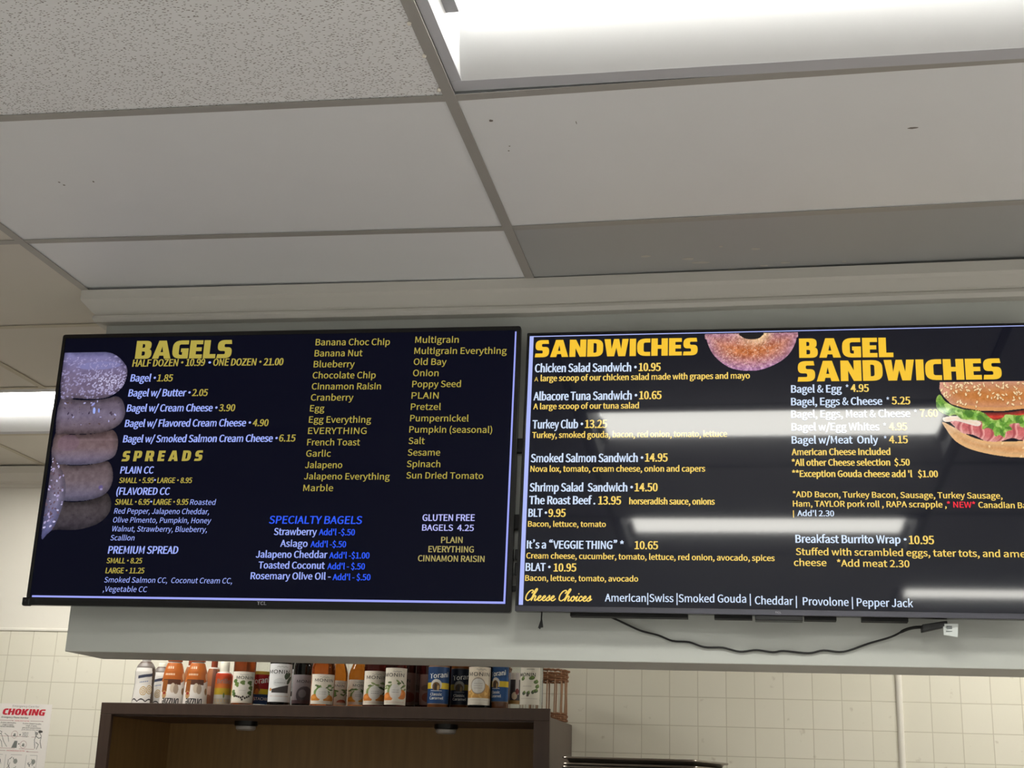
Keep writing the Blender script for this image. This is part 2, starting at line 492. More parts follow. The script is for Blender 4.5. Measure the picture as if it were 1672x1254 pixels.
# letter outlines (advance, loops), cap height = 500 units
GLYPHS = {
  ' ': (153, ''),
  '$': (379, '170,-84 215,-84 215,-7 278,16 318,61 333,126 278,237 175,293 119,370 129,409 156,434 196,443 233,438 262,424 289,400 323,437 293,464 258,483 215,494 215,570 170,570 170,493 112,471 73,428 59,366 115,265 217,207 272,121 262,80 234,53 186,43 142,50 103,68 69,93 40,50 77,23 121,2 170,-8'),
  '&': (464, '177,-9 232,-2 279,18 321,48 361,23 399,4 436,-9 452,43 423,53 392,69 359,91 395,145 424,205 446,269 388,269 370,215 346,166 318,122 271,164 228,212 191,263 245,304 287,352 304,411 292,462 258,496 205,509 145,493 105,451 91,392 95,354 106,315 123,274 75,236 39,189 25,130 44,58 97,9|280,81 250,60 218,46 184,41 134,52 98,84 85,133 94,169 116,201 149,231 187,177 232,127|168,304 155,334 147,364 144,392 152,429 173,455 206,465 233,457 248,437 253,409 241,369 210,335'),
  "'": (190, '75,329 114,329 126,456 127,526 61,526 63,456'),
  '(': (231, '163,-134 201,-117 153,-14 124,97 115,212 124,327 153,437 201,540 163,558 109,453 75,338 63,212 75,85 109,-29'),
  ')': (231, '68,-134 121,-29 156,85 168,212 156,338 121,453 68,558 29,540 78,437 107,327 117,212 107,97 78,-14 29,-117'),
  '*': (319, '105,321 160,386 213,321 243,342 199,414 274,445 262,480 184,461 177,543 141,543 134,460 56,480 44,445 118,414 75,342'),
  ',': (190, '51,-130 104,-96 139,-47 151,13 144,52 126,77 98,86 75,81 58,66 51,42 58,19 74,4 97,-1 104,-1 96,-39 72,-70 36,-93'),
  '-': (237, '31,167 206,167 206,215 31,215'),
  '.': (190, '95,-9 117,-3 134,14 140,38 134,63 117,80 95,86 72,80 56,63 50,38 56,14 72,-3'),
  '/': (267, '8,-122 53,-122 257,542 212,542'),
  '0': (379, '190,-9 272,20 326,107 345,252 326,395 272,481 190,509 107,481 53,395 34,252 53,107 107,20|190,42 140,63 106,132 94,252 106,371 140,438 190,460 240,438 273,371 285,252 273,132 240,63'),
  '1': (379, '60,0 334,0 334,52 234,52 234,500 186,500 157,486 123,474 83,465 83,425 172,425 172,52 60,52'),
  '2': (379, '30,0 344,0 344,54 206,54 124,49 227,157 296,261 321,362 303,440 252,491 175,509 117,500 69,475 27,436 63,400 94,430 128,451 167,458 219,445 249,411 259,359 245,292 203,217 132,133 30,37'),
  '3': (379, '179,-9 261,8 319,57 340,134 326,194 288,237 235,261 235,264 281,290 312,330 323,384 304,452 253,494 177,509 124,501 78,480 38,450 72,410 102,435 137,452 175,458 221,448 250,421 260,379 247,331 203,297 121,284 121,236 213,224 262,189 277,136 264,86 228,54 175,43 125,51 84,72 52,100 20,60 58,26 111,1'),
  '4': (379, '232,0 291,0 291,138 357,138 357,188 291,188 291,500 222,500 14,179 14,138 232,138|232,188 78,188 192,358 233,432 235,432 232,341'),
  '5': (379, '179,-9 258,11 319,69 342,162 322,253 267,305 192,322 164,320 139,313 117,302 130,447 318,447 318,500 75,500 59,267 92,246 119,262 145,272 175,275 230,261 266,222 279,161 265,98 227,57 173,43 121,51 81,71 50,98 18,57 58,25 110,1'),
  '6': (379, '205,-9 277,12 329,68 349,153 332,241 284,293 210,310 170,303 131,283 97,250 116,373 162,438 226,458 255,453 283,440 305,420 340,458 309,484 270,502 223,509 132,482 65,396 38,239 60,101 120,19|98,201 132,238 167,258 200,264 250,250 280,212 290,153 279,94 248,54 205,40 151,59 115,113'),
  '7': (379, '135,0 200,0 210,134 232,248 275,354 347,462 347,500 33,500 33,447 276,447 214,346 172,243 147,131'),
  '8': (379, '191,-9 273,8 327,54 347,120 335,179 304,222 263,252 263,255 293,285 319,326 329,376 313,444 266,491 192,508 122,491 74,447 55,381 65,333 89,295 123,265 123,263 79,231 45,184 31,124 52,55 108,8|225,271 169,297 128,331 112,381 122,423 150,451 192,461 237,449 266,418 276,372 270,337 253,303|192,38 138,50 101,82 87,130 96,174 120,213 156,243 221,214 269,177 288,122 276,78 242,48'),
  '9': (379, '160,-9 249,19 315,109 342,271 319,404 260,483 173,509 102,488 50,432 30,347 47,260 95,207 168,190 209,197 249,218 283,250 263,128 218,62 158,43 127,48 98,61 74,81 40,42 71,16 111,-2|282,303 248,264 213,243 178,236 128,250 99,288 89,347 100,407 130,446 174,460 229,442 265,389'),
  'A': (415, '3,0 66,0 115,153 297,153 345,0 412,0 242,500 172,500|130,203 155,280 205,449 207,449 258,280 282,203'),
  'B': (448, '69,0 228,0 327,16 393,65 417,147 404,205 369,245 316,266 316,269 356,293 380,331 389,378 367,449 306,488 217,500 69,500|132,288 132,450 209,450 274,442 314,417 327,370 315,326 276,298 206,288|132,50 132,239 219,239 293,229 340,200 355,149 339,93 293,61 219,50'),
  'C': (435, '257,-9 317,0 368,24 411,63 376,103 342,73 304,53 260,46 177,72 123,142 104,252 124,360 179,429 262,454 302,448 335,431 364,407 398,447 364,478 317,500 261,509 147,478 69,389 40,250 68,110 145,22'),
  'D': (469, '69,0 196,0 324,30 402,116 429,252 402,387 323,471 194,500 69,500|132,52 132,449 188,449 286,426 345,359 364,252 345,144 286,76 188,52'),
  'E': (402, '69,0 364,0 364,54 132,54 132,236 321,236 321,290 132,290 132,447 357,447 357,500 69,500'),
  'F': (377, '69,0 132,0 132,224 323,224 323,278 132,278 132,447 357,447 357,500 69,500'),
  'G': (470, '265,-9 328,-1 380,19 420,49 420,259 255,259 255,207 362,207 362,76 337,60 306,50 271,46 181,72 124,142 104,252 125,360 183,429 271,454 315,447 350,430 379,407 413,447 378,477 331,500 269,509 151,478 70,389 40,250 69,110 148,22'),
  'H': (497, '69,0 132,0 132,236 365,236 365,0 428,0 428,500 365,500 365,291 132,291 132,500 69,500'),
  'I': (200, '69,0 132,0 132,500 69,500'),
  'J': (365, '162,-9 241,12 285,68 299,147 299,500 236,500 236,153 227,92 200,57 156,46 122,52 93,70 69,103 24,70 59,27 104,0'),
  'L': (370, '69,0 351,0 351,54 132,54 132,500 69,500'),
  'M': (554, '69,0 126,0 126,277 117,424 120,424 160,310 255,50 297,50 392,310 432,424 435,424 426,277 426,0 485,0 485,500 409,500 314,233 279,128 276,128 240,233 145,500 69,500'),
  'N': (493, '69,0 128,0 128,263 121,419 123,419 177,316 359,0 424,0 424,500 364,500 364,240 373,82 370,82 316,185 133,500 69,500'),
  'O': (506, '253,-9 364,23 439,113 467,252 439,390 364,478 253,509 142,478 67,390 40,252 67,113 142,23|253,46 174,72 123,143 104,252 123,360 174,429 253,454 332,429 383,360 402,252 383,143 332,72'),
  'P': (432, '69,0 132,0 132,199 214,199 311,216 375,266 398,353 375,440 310,486 211,500 69,500|132,250 132,449 203,449 277,440 321,411 336,353 322,295 279,261 206,250'),
  'R': (433, '132,263 132,449 216,449 282,440 323,412 337,360 323,306 282,273 216,263|343,0 414,0 287,219 346,245 386,292 400,360 377,442 316,487 225,500 69,500 69,0 132,0 132,212 222,212'),
  'S': (407, '207,-9 298,10 356,61 377,133 363,195 327,237 274,267 203,297 164,316 133,341 120,381 132,420 164,445 214,454 257,448 295,432 327,407 360,447 320,479 270,501 214,509 132,492 77,445 56,377 72,315 111,274 158,248 229,217 272,196 302,169 313,128 301,85 265,57 208,46 157,54 110,76 70,108 33,65 81,26 140,0'),
  'T': (409, '173,0 236,0 236,447 387,447 387,500 21,500 21,447 173,447'),
  'U': (492, '246,-9 338,11 402,79 426,206 426,500 365,500 365,205 349,110 306,61 246,46 187,61 145,110 130,205 130,500 67,500 67,206 91,79 154,11'),
  'V': (392, '160,0 233,0 392,500 328,500 248,229 199,64 196,64 148,229 67,500 1,500'),
  'W': (599, '123,0 198,0 273,302 298,415 301,415 325,302 401,0 477,0 580,500 520,500 467,228 439,65 435,65 400,228 330,500 272,500 203,228 168,65 165,65 135,228 83,500 18,500'),
  'Y': (362, '149,0 212,0 212,194 363,500 297,500 233,359 183,249 180,249 131,359 66,500 -1,500 149,194'),
  'Z': (411, '34,0 379,0 379,54 112,54 376,462 376,500 58,500 58,447 298,447 34,38'),
  'a': (384, '148,-9 192,-2 233,18 271,44 273,44 278,0 329,0 329,228 316,308 275,361 201,380 144,372 95,354 56,332 80,289 112,308 150,322 191,328 238,314 261,280 267,235 138,209 64,164 40,96 54,39 92,4|166,42 132,47 109,66 100,100 116,142 169,173 267,193 267,90 233,63 200,47'),
  'b': (422, '226,-9 305,15 364,83 387,191 370,291 320,356 239,380 198,373 159,354 123,328 126,394 126,543 63,543 63,0 113,0 118,38 121,38 155,13 191,-3|216,44 188,47 158,59 126,82 126,277 160,305 192,322 224,327 281,310 312,263 322,190 308,112 270,61'),
  'c': (348, '209,-9 252,-3 293,13 329,38 302,80 276,61 247,48 214,43 154,61 114,110 100,185 115,260 156,309 216,327 243,323 268,312 290,295 321,336 293,358 257,374 214,380 125,357 60,290 35,185 59,80 120,14'),
  'd': (423, '189,-9 231,-2 269,17 302,44 304,44 309,0 360,0 360,543 297,543 297,400 301,337 269,360 236,375 196,380 117,356 59,289 36,185 55,80 108,14|203,44 147,61 112,109 100,186 115,260 153,309 207,327 238,324 267,311 297,289 297,94 267,66 236,49'),
  'e': (378, '213,-9 259,-4 300,10 334,29 312,70 284,54 254,44 220,41 157,57 115,102 97,171 347,171 349,206 332,298 282,358 201,380 121,356 60,289 35,185 59,80 123,14|96,215 115,277 153,317 203,330 252,317 284,278 295,215'),
  'f': (222, '23,320 73,320 73,0 135,0 135,320 214,320 214,370 135,370 135,429 141,469 158,494 188,502 229,492 243,540 224,546 203,550 181,552 120,537 85,495 73,430 73,370 23,367'),
  'g': (385, '188,-171 287,-153 352,-106 375,-42 361,8 318,37 246,46 173,46 134,51 114,65 108,86 112,104 120,118 132,130 150,123 169,119 187,117 256,133 304,178 323,246 319,277 308,302 293,323 368,323 368,370 239,370 187,380 118,364 68,318 48,248 56,206 73,172 97,148 97,145 77,128 62,105 56,76 60,50 72,30 89,16 89,12 60,-12 41,-40 35,-72 54,-125 108,-159|187,160 148,170 119,201 108,248 119,294 147,324 187,334 227,324 255,294 266,248 255,201 227,170|196,-128 139,-120 102,-97 89,-63 93,-41 105,-20 127,0 175,-5 239,-5 280,-10 305,-25 314,-53 299,-89 259,-117'),
  'h': (414, '63,0 126,0 126,269 160,300 192,319 226,325 267,315 289,283 297,226 297,0 359,0 359,235 347,314 309,363 246,380 199,371 159,349 123,318 126,394 126,543 63,543'),
  'i': (188, '63,0 126,0 126,370 63,370|94,447 116,452 130,466 136,488 130,509 116,524 94,529 73,524 58,509 53,488 58,466 73,452'),
  'j': (188, '24,-165 83,-150 116,-108 126,-42 126,370 63,370 63,-42 60,-81 46,-106 18,-115 -18,-108 -30,-156|94,447 116,452 130,466 136,488 130,509 116,524 94,529 72,524 58,509 53,488 58,466 72,452'),
  'k': (377, '63,0 124,0 124,98 194,179 302,0 370,0 230,221 353,370 284,370 127,175 124,175 124,543 63,543'),
  'l': (194, '128,-9 164,-3 156,44 143,43 134,46 128,54 126,70 126,543 63,543 63,74 69,29 91,1'),
  'm': (632, '63,0 126,0 126,269 158,300 189,319 218,325 257,315 280,283 287,226 287,0 349,0 349,269 383,300 413,319 443,325 481,315 504,283 512,226 512,0 574,0 574,235 561,314 524,363 462,380 418,371 378,346 339,309 319,347 285,371 237,380 194,371 156,349 121,317 120,317 114,370 63,370'),
  'n': (416, '63,0 126,0 126,269 160,300 192,319 226,325 267,315 289,283 297,226 297,0 359,0 359,235 347,314 309,363 246,380 199,371 158,349 121,317 120,317 114,370 63,370'),
  'o': (413, '207,-9 291,14 354,80 378,185 354,290 291,357 207,380 122,357 60,290 35,185 60,80 122,14|207,43 150,61 113,110 100,185 113,260 150,309 207,327 263,309 301,260 314,185 301,110 263,61'),
  'p': (423, '63,-156 126,-156 126,-31 123,34 157,11 192,-4 226,-9 305,15 364,83 387,191 370,291 320,356 239,380 197,373 157,353 121,327 120,327 114,370 63,370|216,44 189,47 158,59 126,82 126,277 160,305 193,322 224,327 281,310 312,263 322,190 308,112 270,61'),
  'q': (423, '297,-156 360,-156 360,370 310,370 304,336 303,336 270,360 236,375 196,380 117,356 59,289 36,185 55,80 108,14 189,-9 230,-2 268,16 301,43 297,-25|203,44 147,61 112,109 100,186 115,260 153,309 207,327 238,324 267,311 297,289 297,94 267,66 236,49'),
  'r': (265, '63,0 126,0 126,238 154,288 186,316 218,324 254,318 266,372 226,380 187,370 151,344 121,303 120,303 114,370 63,370'),
  's': (319, '160,-9 233,6 279,46 294,101 277,157 235,191 181,214 142,229 113,249 102,278 109,305 132,324 171,332 201,327 229,315 254,299 284,338 252,359 214,374 170,380 101,366 57,328 42,275 59,223 99,190 150,168 190,151 222,129 235,98 227,68 202,47 162,40 121,45 85,61 52,84 22,42 61,16 108,-2'),
  't': (257, '179,-9 202,-7 226,-2 248,5 235,52 193,42 159,50 141,74 136,113 136,320 237,320 237,370 136,370 136,475 84,475 77,370 18,367 18,320 74,320 74,115 83,50 117,7'),
  'u': (414, '171,-9 218,0 257,23 293,58 295,58 300,0 352,0 352,370 290,370 290,108 257,72 225,52 190,45 150,55 127,87 120,143 120,370 57,370 57,136 69,56 107,8'),
  'v': (355, '143,0 216,0 347,370 285,370 215,160 181,50 177,50 143,160 74,370 9,370'),
  'w': (547, '121,0 194,0 246,198 271,306 275,306 300,200 353,0 429,0 529,370 469,370 415,156 393,53 389,53 364,156 306,370 245,370 187,156 162,53 159,53 137,156 82,370 18,370'),
  'x': (340, '10,0 76,0 126,87 163,153 166,153 207,87 261,0 329,0 207,187 320,370 255,370 209,289 177,227 173,227 137,289 87,370 20,370 132,193'),
  'y': (355, '69,-160 132,-142 176,-97 207,-31 347,370 286,370 219,165 189,60 186,60 149,165 74,370 9,370 158,-1 149,-29 130,-70 103,-98 66,-108 38,-102 25,-152'),
  'z': (324, '24,0 304,0 304,50 102,50 298,337 298,370 45,370 45,320 219,320 24,33'),
  '|': (184, '70,-190 114,-190 114,572 70,572'),
  '·': (682, '341,332 304,322 279,296 269,259 279,223 304,197 341,187 378,197 404,223 413,259 404,296 378,322'),
  '’': (682, '33,409 47,383 89,411 120,455 132,510 125,544 105,567 78,575 53,568 37,552 32,531 37,508 52,493 75,487 93,492 86,461 65,432'),
  '“': (682, '525,552 511,578 469,549 438,506 426,450 433,417 453,394 480,385 505,392 521,409 526,430 521,452 506,468 484,473 465,468 472,499 493,529|656,552 642,578 600,549 569,506 557,450 564,417 583,394 611,385 636,392 652,409 657,430 652,452 637,468 614,473 595,468 603,499 624,529'),
  '”': (682, '157,409 171,383 213,411 244,455 256,510 249,544 230,567 203,575 177,568 161,552 156,531 162,508 176,493 198,487 218,492 210,461 189,432|26,409 40,383 82,411 113,455 126,510 118,544 99,567 72,575 46,568 30,552 25,531 31,508 46,493 68,487 87,492 79,461 58,432'),
  '•': (682, '341,332 304,322 279,296 269,259 279,223 304,197 341,187 378,197 404,223 413,259 404,296 378,322'),
}

# screen lettering: (screen, text, u0, v0, u1, v1, cap height, style, colour) in millimetres from the screen centre
TEXT = [
 (1, 'BAGELS', -402.9, 284.8, -140.0, 282.8, 49.3, 'H', 'y1'),
 (1, 'HALF DOZEN · 10.99', -407.8, 263.7, -209.4, 263.4, 18.9, 'CI', 'y1'),
 (1, '•', -200.1, 261.6, -192.6, 261.5, 20.1, 'C', 'w1'),
 (1, 'ONE DOZEN · 21.00', -187.6, 263.1, 1.0, 261.7, 18.7, 'CI', 'y1'),
 (1, 'Bagel ·', -408.1, 223.5, -339.0, 222.6, 19.2, 'CI', 'w1'),
 (1, '1.85', -334.7, 223.0, -292.4, 222.5, 18.3, 'CI', 'y1'),
 (1, 'Bagel w/ Butter ·', -408.7, 183.1, -239.7, 182.1, 19.0, 'CI', 'w1'),
 (1, '2.05', -235.4, 182.5, -193.3, 182.1, 18.1, 'CI', 'y1'),
 (1, 'Bagel w/ Cream Cheese ·', -408.0, 142.5, -163.0, 141.2, 18.9, 'CI', 'w1'),
 (1, '3.90', -158.8, 141.6, -115.8, 141.2, 17.9, 'CI', 'y1'),
 (1, 'Bagel w/ Flavored Cream Cheese ·', -408.1, 101.8, -70.0, 101.2, 18.7, 'CI', 'w1'),
 (1, '4.90', -64.9, 101.5, -23.7, 101.3, 17.7, 'CI', 'y1'),
 (1, 'Bagel w/ Smoked Salmon Cream Cheese ·', -407.7, 60.9, 4.1, 60.6, 18.5, 'CI', 'w1'),
 (1, '6.15', 7.8, 61.4, 50.6, 61.2, 17.5, 'CI', 'y1'),
 (1, 'SPREADS', -404.8, 11.1, -189.9, 11.8, 27.3, 'HW', 'y1'),
 (1, 'PLAIN CC', -404.6, -20.4, -315.0, -20.5, 18.0, 'CI', 'w1'),
 (1, 'SMALL · 5.95', -404.9, -45.0, -312.0, -45.0, 13.7, 'CI', 'y1'),
 (1, '•', -311.2, -45.0, -305.6, -45.0, 14.9, 'C', 'w1'),
 (1, 'LARGE · 8.95', -302.1, -45.0, -210.1, -45.0, 13.7, 'CI', 'y1'),
 (1, '(FLAVORED CC', -408.4, -75.4, -265.6, -75.1, 18.2, 'CI', 'w1'),
 (1, 'SMALL · 6.95', -408.5, -101.0, -316.0, -100.7, 14.4, 'CI', 'y1'),
 (1, '•', -314.7, -100.7, -308.7, -100.7, 15.2, 'C', 'w1'),
 (1, 'LARGE · 9.95', -306.2, -100.7, -213.7, -100.4, 14.4, 'CI', 'y1'),
 (1, 'Roasted', -209.0, -100.4, -142.7, -100.6, 13.5, 'I', 'w1'),
 (1, 'Red Pepper, Jalapeno Cheddar,', -407.7, -123.6, -156.1, -124.3, 13.5, 'I', 'w1'),
 (1, 'Olive Pimento, Pumpkin, Honey', -408.2, -146.2, -149.5, -146.9, 13.4, 'I', 'w1'),
 (1, 'Walnut, Strawberry, Blueberry,', -408.3, -168.7, -156.8, -169.1, 13.4, 'I', 'w1'),
 (1, 'Scallion', -408.7, -191.5, -345.4, -191.4, 13.4, 'I', 'w1'),
 (1, 'PREMIUM SPREAD', -410.8, -224.7, -226.4, -223.5, 18.5, 'CI', 'w1'),
 (1, 'SMALL · 8.25', -411.5, -248.9, -317.9, -248.4, 13.2, 'CI', 'y1'),
 (1, 'LARGE · 11.25', -410.7, -273.8, -309.0, -273.0, 13.6, 'CI', 'y1'),
 (1, 'Smoked Salmon CC,  Coconut Cream CC,', -411.1, -296.6, -78.8, -295.2, 13.1, 'I', 'w1'),
 (1, ',Vegetable CC', -411.5, -319.3, -296.6, -318.9, 13.1, 'I', 'w1'),
 (1, 'Banana Choc Chip', 82.8, 313.5, 277.9, 311.0, 17.0, 'L', 'y1'),
 (1, 'Banana Nut', 82.5, 283.8, 208.5, 282.7, 16.9, 'L', 'y1'),
 (1, 'Blueberry', 82.5, 254.8, 189.9, 253.7, 16.8, 'L', 'y1'),
 (1, 'Chocolate Chip', 82.2, 225.4, 246.8, 223.7, 16.7, 'L', 'y1'),
 (1, 'Cinnamon Raisin', 82.3, 196.2, 262.3, 194.5, 16.6, 'L', 'y1'),
 (1, 'Cranberry', 82.4, 167.1, 193.1, 166.0, 16.6, 'L', 'y1'),
 (1, 'Egg', 82.4, 138.6, 120.0, 138.3, 16.5, 'L', 'y1'),
 (1, 'Egg Everything', 82.1, 109.4, 242.9, 108.2, 16.4, 'L', 'y1'),
 (1, 'EVERYTHING', 82.3, 80.3, 233.2, 79.4, 16.3, 'L', 'y1'),
 (1, 'French Toast', 82.4, 50.9, 218.6, 50.3, 16.2, 'L', 'y1'),
 (1, 'Garlic', 82.1, 22.1, 146.0, 21.9, 16.2, 'L', 'y1'),
 (1, 'Jalapeno', 81.8, -7.1, 177.5, -7.2, 16.1, 'L', 'y1'),
 (1, 'Jalapeno Everything', 81.5, -35.6, 299.8, -36.5, 15.9, 'L', 'y1'),
 (1, 'Marble', 82.2, -65.3, 158.6, -65.2, 15.9, 'L', 'y1'),
 (1, 'Multigrain', 343.2, 315.5, 455.1, 314.0, 16.8, 'L', 'y1'),
 (1, 'Multigrain Everything', 342.6, 286.2, 578.1, 282.8, 16.7, 'L', 'y1'),
 (1, 'Old Bay', 342.5, 257.5, 426.6, 256.2, 16.6, 'L', 'y1'),
 (1, 'Onion', 342.4, 228.0, 408.0, 227.1, 16.6, 'L', 'y1'),
 (1, 'Poppy Seed', 342.3, 199.1, 466.1, 198.1, 16.4, 'L', 'y1'),
 (1, 'PLAIN', 342.3, 169.4, 411.1, 168.7, 16.4, 'L', 'y1'),
 (1, 'Pretzel', 342.2, 140.4, 418.4, 139.7, 16.3, 'L', 'y1'),
 (1, 'Pumpernickel', 342.2, 111.1, 489.7, 109.5, 16.2, 'L', 'y1'),
 (1, 'Pumpkin (seasonal)', 341.7, 82.3, 549.6, 80.2, 16.1, 'L', 'y1'),
 (1, 'Salt', 341.6, 53.3, 382.4, 53.1, 16.1, 'L', 'y1'),
 (1, 'Sesame', 341.2, 23.9, 422.8, 23.7, 16.0, 'L', 'y1'),
 (1, 'Spinach', 340.7, -4.8, 424.7, -5.4, 15.9, 'L', 'y1'),
 (1, 'Sun Dried Tomato', 341.1, -33.4, 532.7, -34.8, 15.7, 'L', 'y1'),
 (1, 'SPECIALTY BAGELS', 1.0, -146.8, 236.9, -146.5, 18.9, 'RI', 'b1'),
 (1, 'Strawberry', 16.3, -175.0, 125.8, -174.8, 16.9, 'R', 'w1'),
 (1, "Add'l -$.50", 131.1, -174.7, 221.7, -174.6, 15.0, 'R', 'b1'),
 (1, 'Asiago', 35.5, -204.0, 105.1, -203.9, 16.9, 'R', 'w1'),
 (1, "Add'l -$.50", 112.3, -204.3, 201.9, -204.1, 14.9, 'R', 'b1'),
 (1, 'Jalapeno Cheddar', -24.7, -231.2, 157.1, -230.5, 16.8, 'R', 'w1'),
 (1, "Add'l -$1.00", 161.5, -231.3, 262.2, -230.8, 14.8, 'R', 'b1'),
 (1, 'Toasted Coconut', -15.3, -257.7, 152.5, -256.9, 16.7, 'R', 'w1'),
 (1, "Add'l - $.50", 158.8, -257.7, 252.7, -257.2, 14.7, 'R', 'b1'),
 (1, 'Rosemary Olive Oil -', -32.7, -283.9, 169.3, -282.9, 16.6, 'R', 'w1'),
 (1, "Add'l - $.50", 174.2, -283.7, 268.2, -283.1, 14.6, 'R', 'b1'),
 (1, 'GLUTEN FREE', 387.6, -138.2, 516.2, -137.6, 15.8, 'R', 'v1'),
 (1, 'BAGELS  4.25', 388.0, -161.9, 515.0, -162.0, 14.8, 'R', 'v1'),
 (1, 'PLAIN', 436.4, -191.6, 489.0, -191.2, 14.7, 'R', 'd1'),
 (1, 'EVERYTHING', 406.4, -213.9, 517.3, -213.8, 14.7, 'R', 'd1'),
 (1, 'CINNAMON RAISIN', 382.0, -236.1, 544.1, -236.3, 14.6, 'R', 'd1'),
 (2, 'SANDWICHES', -575.5, 281.7, -176.5, 279.9, 45.2, 'H', 'y2'),
 (2, 'Chicken Salad Sandwich ·', -573.9, 242.4, -323.2, 240.7, 21.5, 'C', 'w2'),
 (2, '10.95', -318.6, 241.5, -265.0, 241.1, 20.4, 'C', 'z2'),
 (2, 'A', -573.8, 218.6, -564.6, 218.4, 11.0, 'N', 'z2'),
 (2, 'large scoop of our chicken salad made with grapes and mayo', -558.5, 218.8, -52.7, 218.4, 15.4, 'R', 'z2'),
 (2, 'Albacore Tuna Sandwich ·', -574.4, 169.4, -320.9, 168.6, 21.2, 'C', 'w2'),
 (2, '10.65', -316.3, 169.4, -262.3, 169.2, 20.1, 'C', 'z2'),
 (2, 'A large scoop of our tuna salad', -573.9, 146.4, -316.4, 146.2, 14.8, 'R', 'z2'),
 (2, 'Turkey Club ·', -574.1, 97.4, -450.2, 97.3, 21.0, 'C', 'w2'),
 (2, '13.25', -445.9, 97.7, -392.0, 97.7, 20.0, 'C', 'z2'),
 (2, 'Turkey, smoked gouda, bacon, red onion, tomato, lettuce', -573.6, 73.4, -107.6, 73.3, 14.9, 'R', 'z2'),
 (2, 'Smoked Salmon Sandwich ·', -574.9, 12.5, -304.2, 12.4, 20.5, 'C', 'w2'),
 (2, '14.95', -300.4, 13.3, -246.6, 13.1, 19.9, 'C', 'z2'),
 (2, 'Nova lox, tomato, cream cheese, onion and capers', -574.4, -11.2, -159.1, -11.6, 14.7, 'R', 'z2'),
 (2, 'Shrimp Salad  Sandwich ·', -574.9, -59.8, -327.6, -59.7, 20.2, 'C', 'w2'),
 (2, '14.50', -323.9, -59.3, -269.5, -59.2, 19.6, 'C', 'z2'),
 (2, 'The Roast Beef .', -574.5, -90.9, -415.8, -90.9, 19.7, 'C', 'w2'),
 (2, '13.95', -409.1, -91.3, -354.8, -91.2, 19.6, 'C', 'z2'),
 (2, 'horseradish sauce, onions', -336.2, -90.7, -137.1, -91.1, 15.2, 'C', 'z2'),
 (2, 'BLT ·', -574.9, -121.7, -529.8, -121.5, 19.2, 'C', 'w2'),
 (2, '9.95', -526.9, -121.5, -485.4, -121.3, 18.7, 'C', 'z2'),
 (2, 'Bacon, lettuce, tomato', -574.7, -145.5, -389.6, -145.4, 13.1, 'R', 'z2'),
 (2, 'It’s a “VEGGIE THING” *', -575.5, -197.9, -346.7, -197.7, 18.8, 'C', 'w2'),
 (2, '10.65', -321.8, -197.5, -267.4, -197.5, 18.6, 'C', 'z2'),
 (2, 'Cream cheese, cucumber, tomato, lettuce, red onion, avocado, spices', -575.7, -221.8, -3.2, -222.4, 13.6, 'R', 'z2'),
 (2, 'BLAT ·', -576.1, -251.4, -516.8, -251.1, 18.7, 'C', 'w2'),
 (2, '10.95', -509.7, -251.9, -456.1, -251.3, 18.6, 'C', 'z2'),
 (2, 'Bacon, lettuce, tomato, avocado', -576.0, -274.6, -312.2, -273.3, 13.1, 'R', 'z2'),
 (2, 'Cheese Choices', -574.0, -320.6, -417.4, -320.3, 11.4, 'S', 'z2'),
 (2, 'American|Swiss |Smoked Gouda |', -388.2, -320.3, -57.9, -318.1, 17.7, 'CN', 'w2'),
 (2, 'Cheddar |  Provolone | Pepper Jack', -49.1, -321.3, 294.8, -322.8, 17.7, 'CN', 'w2'),
 (2, 'BAGEL', 63.5, 268.6, 280.6, 266.7, 49.4, 'H', 'y2'),
 (2, 'SANDWICHES', 58.3, 208.7, 520.2, 207.7, 51.6, 'H', 'y2'),
 (2, 'Bagel & Egg', 42.3, 181.2, 159.4, 180.4, 18.6, 'C', 'w2'),
 (2, '*', 167.8, 181.9, 175.0, 181.8, 17.3, 'C', 'w2'),
 (2, '4.95', 179.3, 181.7, 221.1, 181.2, 18.5, 'C', 'z2'),
 (2, 'Bagel, Eggs & Cheese', 41.6, 149.7, 250.1, 148.8, 18.4, 'C', 'w2'),
 (2, '*', 259.0, 149.9, 265.8, 149.8, 17.1, 'C', 'w2'),
 (2, '5.25', 270.8, 149.8, 313.0, 149.3, 18.2, 'C', 'z2'),
 (2, 'Bagel, Eggs, Meat & Cheese', 41.2, 118.7, 311.4, 118.1, 18.2, 'C', 'w2'),
 (2, '*', 319.5, 118.7, 326.6, 118.7, 16.9, 'C', 'w2'),
 (2, '7.60', 332.6, 118.6, 372.9, 118.2, 18.1, 'C', 'z2'),
 (2, 'Bagel w/Egg Whites', 41.2, 87.2, 240.9, 86.4, 18.2, 'C', 'w2'),
 (2, '*', 249.4, 86.7, 256.1, 86.7, 16.9, 'C', 'w2'),
 (2, '4.95', 262.1, 86.6, 302.7, 86.3, 18.0, 'C', 'z2'),
 (2, 'Bagel w/Meat  Only', 40.8, 55.5, 236.7, 55.1, 18.0, 'C', 'w2'),
 (2, '*', 249.4, 55.4, 255.8, 55.4, 16.8, 'C', 'w2'),
 (2, '4.15', 260.7, 55.3, 302.9, 55.1, 17.9, 'C', 'z2'),
 (2, 'American Cheese Included', 40.2, 27.5, 262.6, 27.3, 15.6, 'C', 'z2'),
 (2, '*All other Cheese selection  $.50', 39.6, 1.9, 304.4, 1.9, 15.5, 'C', 'z2'),
 (2, "**Exception Gouda cheese add 'l   $1.00", 39.7, -24.7, 364.6, -25.9, 15.4, 'C', 'z2'),
 (2, '*ADD Bacon, Turkey Bacon, Sausage, Turkey Sausage,', 40.0, -72.9, 500.7, -75.9, 13.7, 'R', 'z2'),
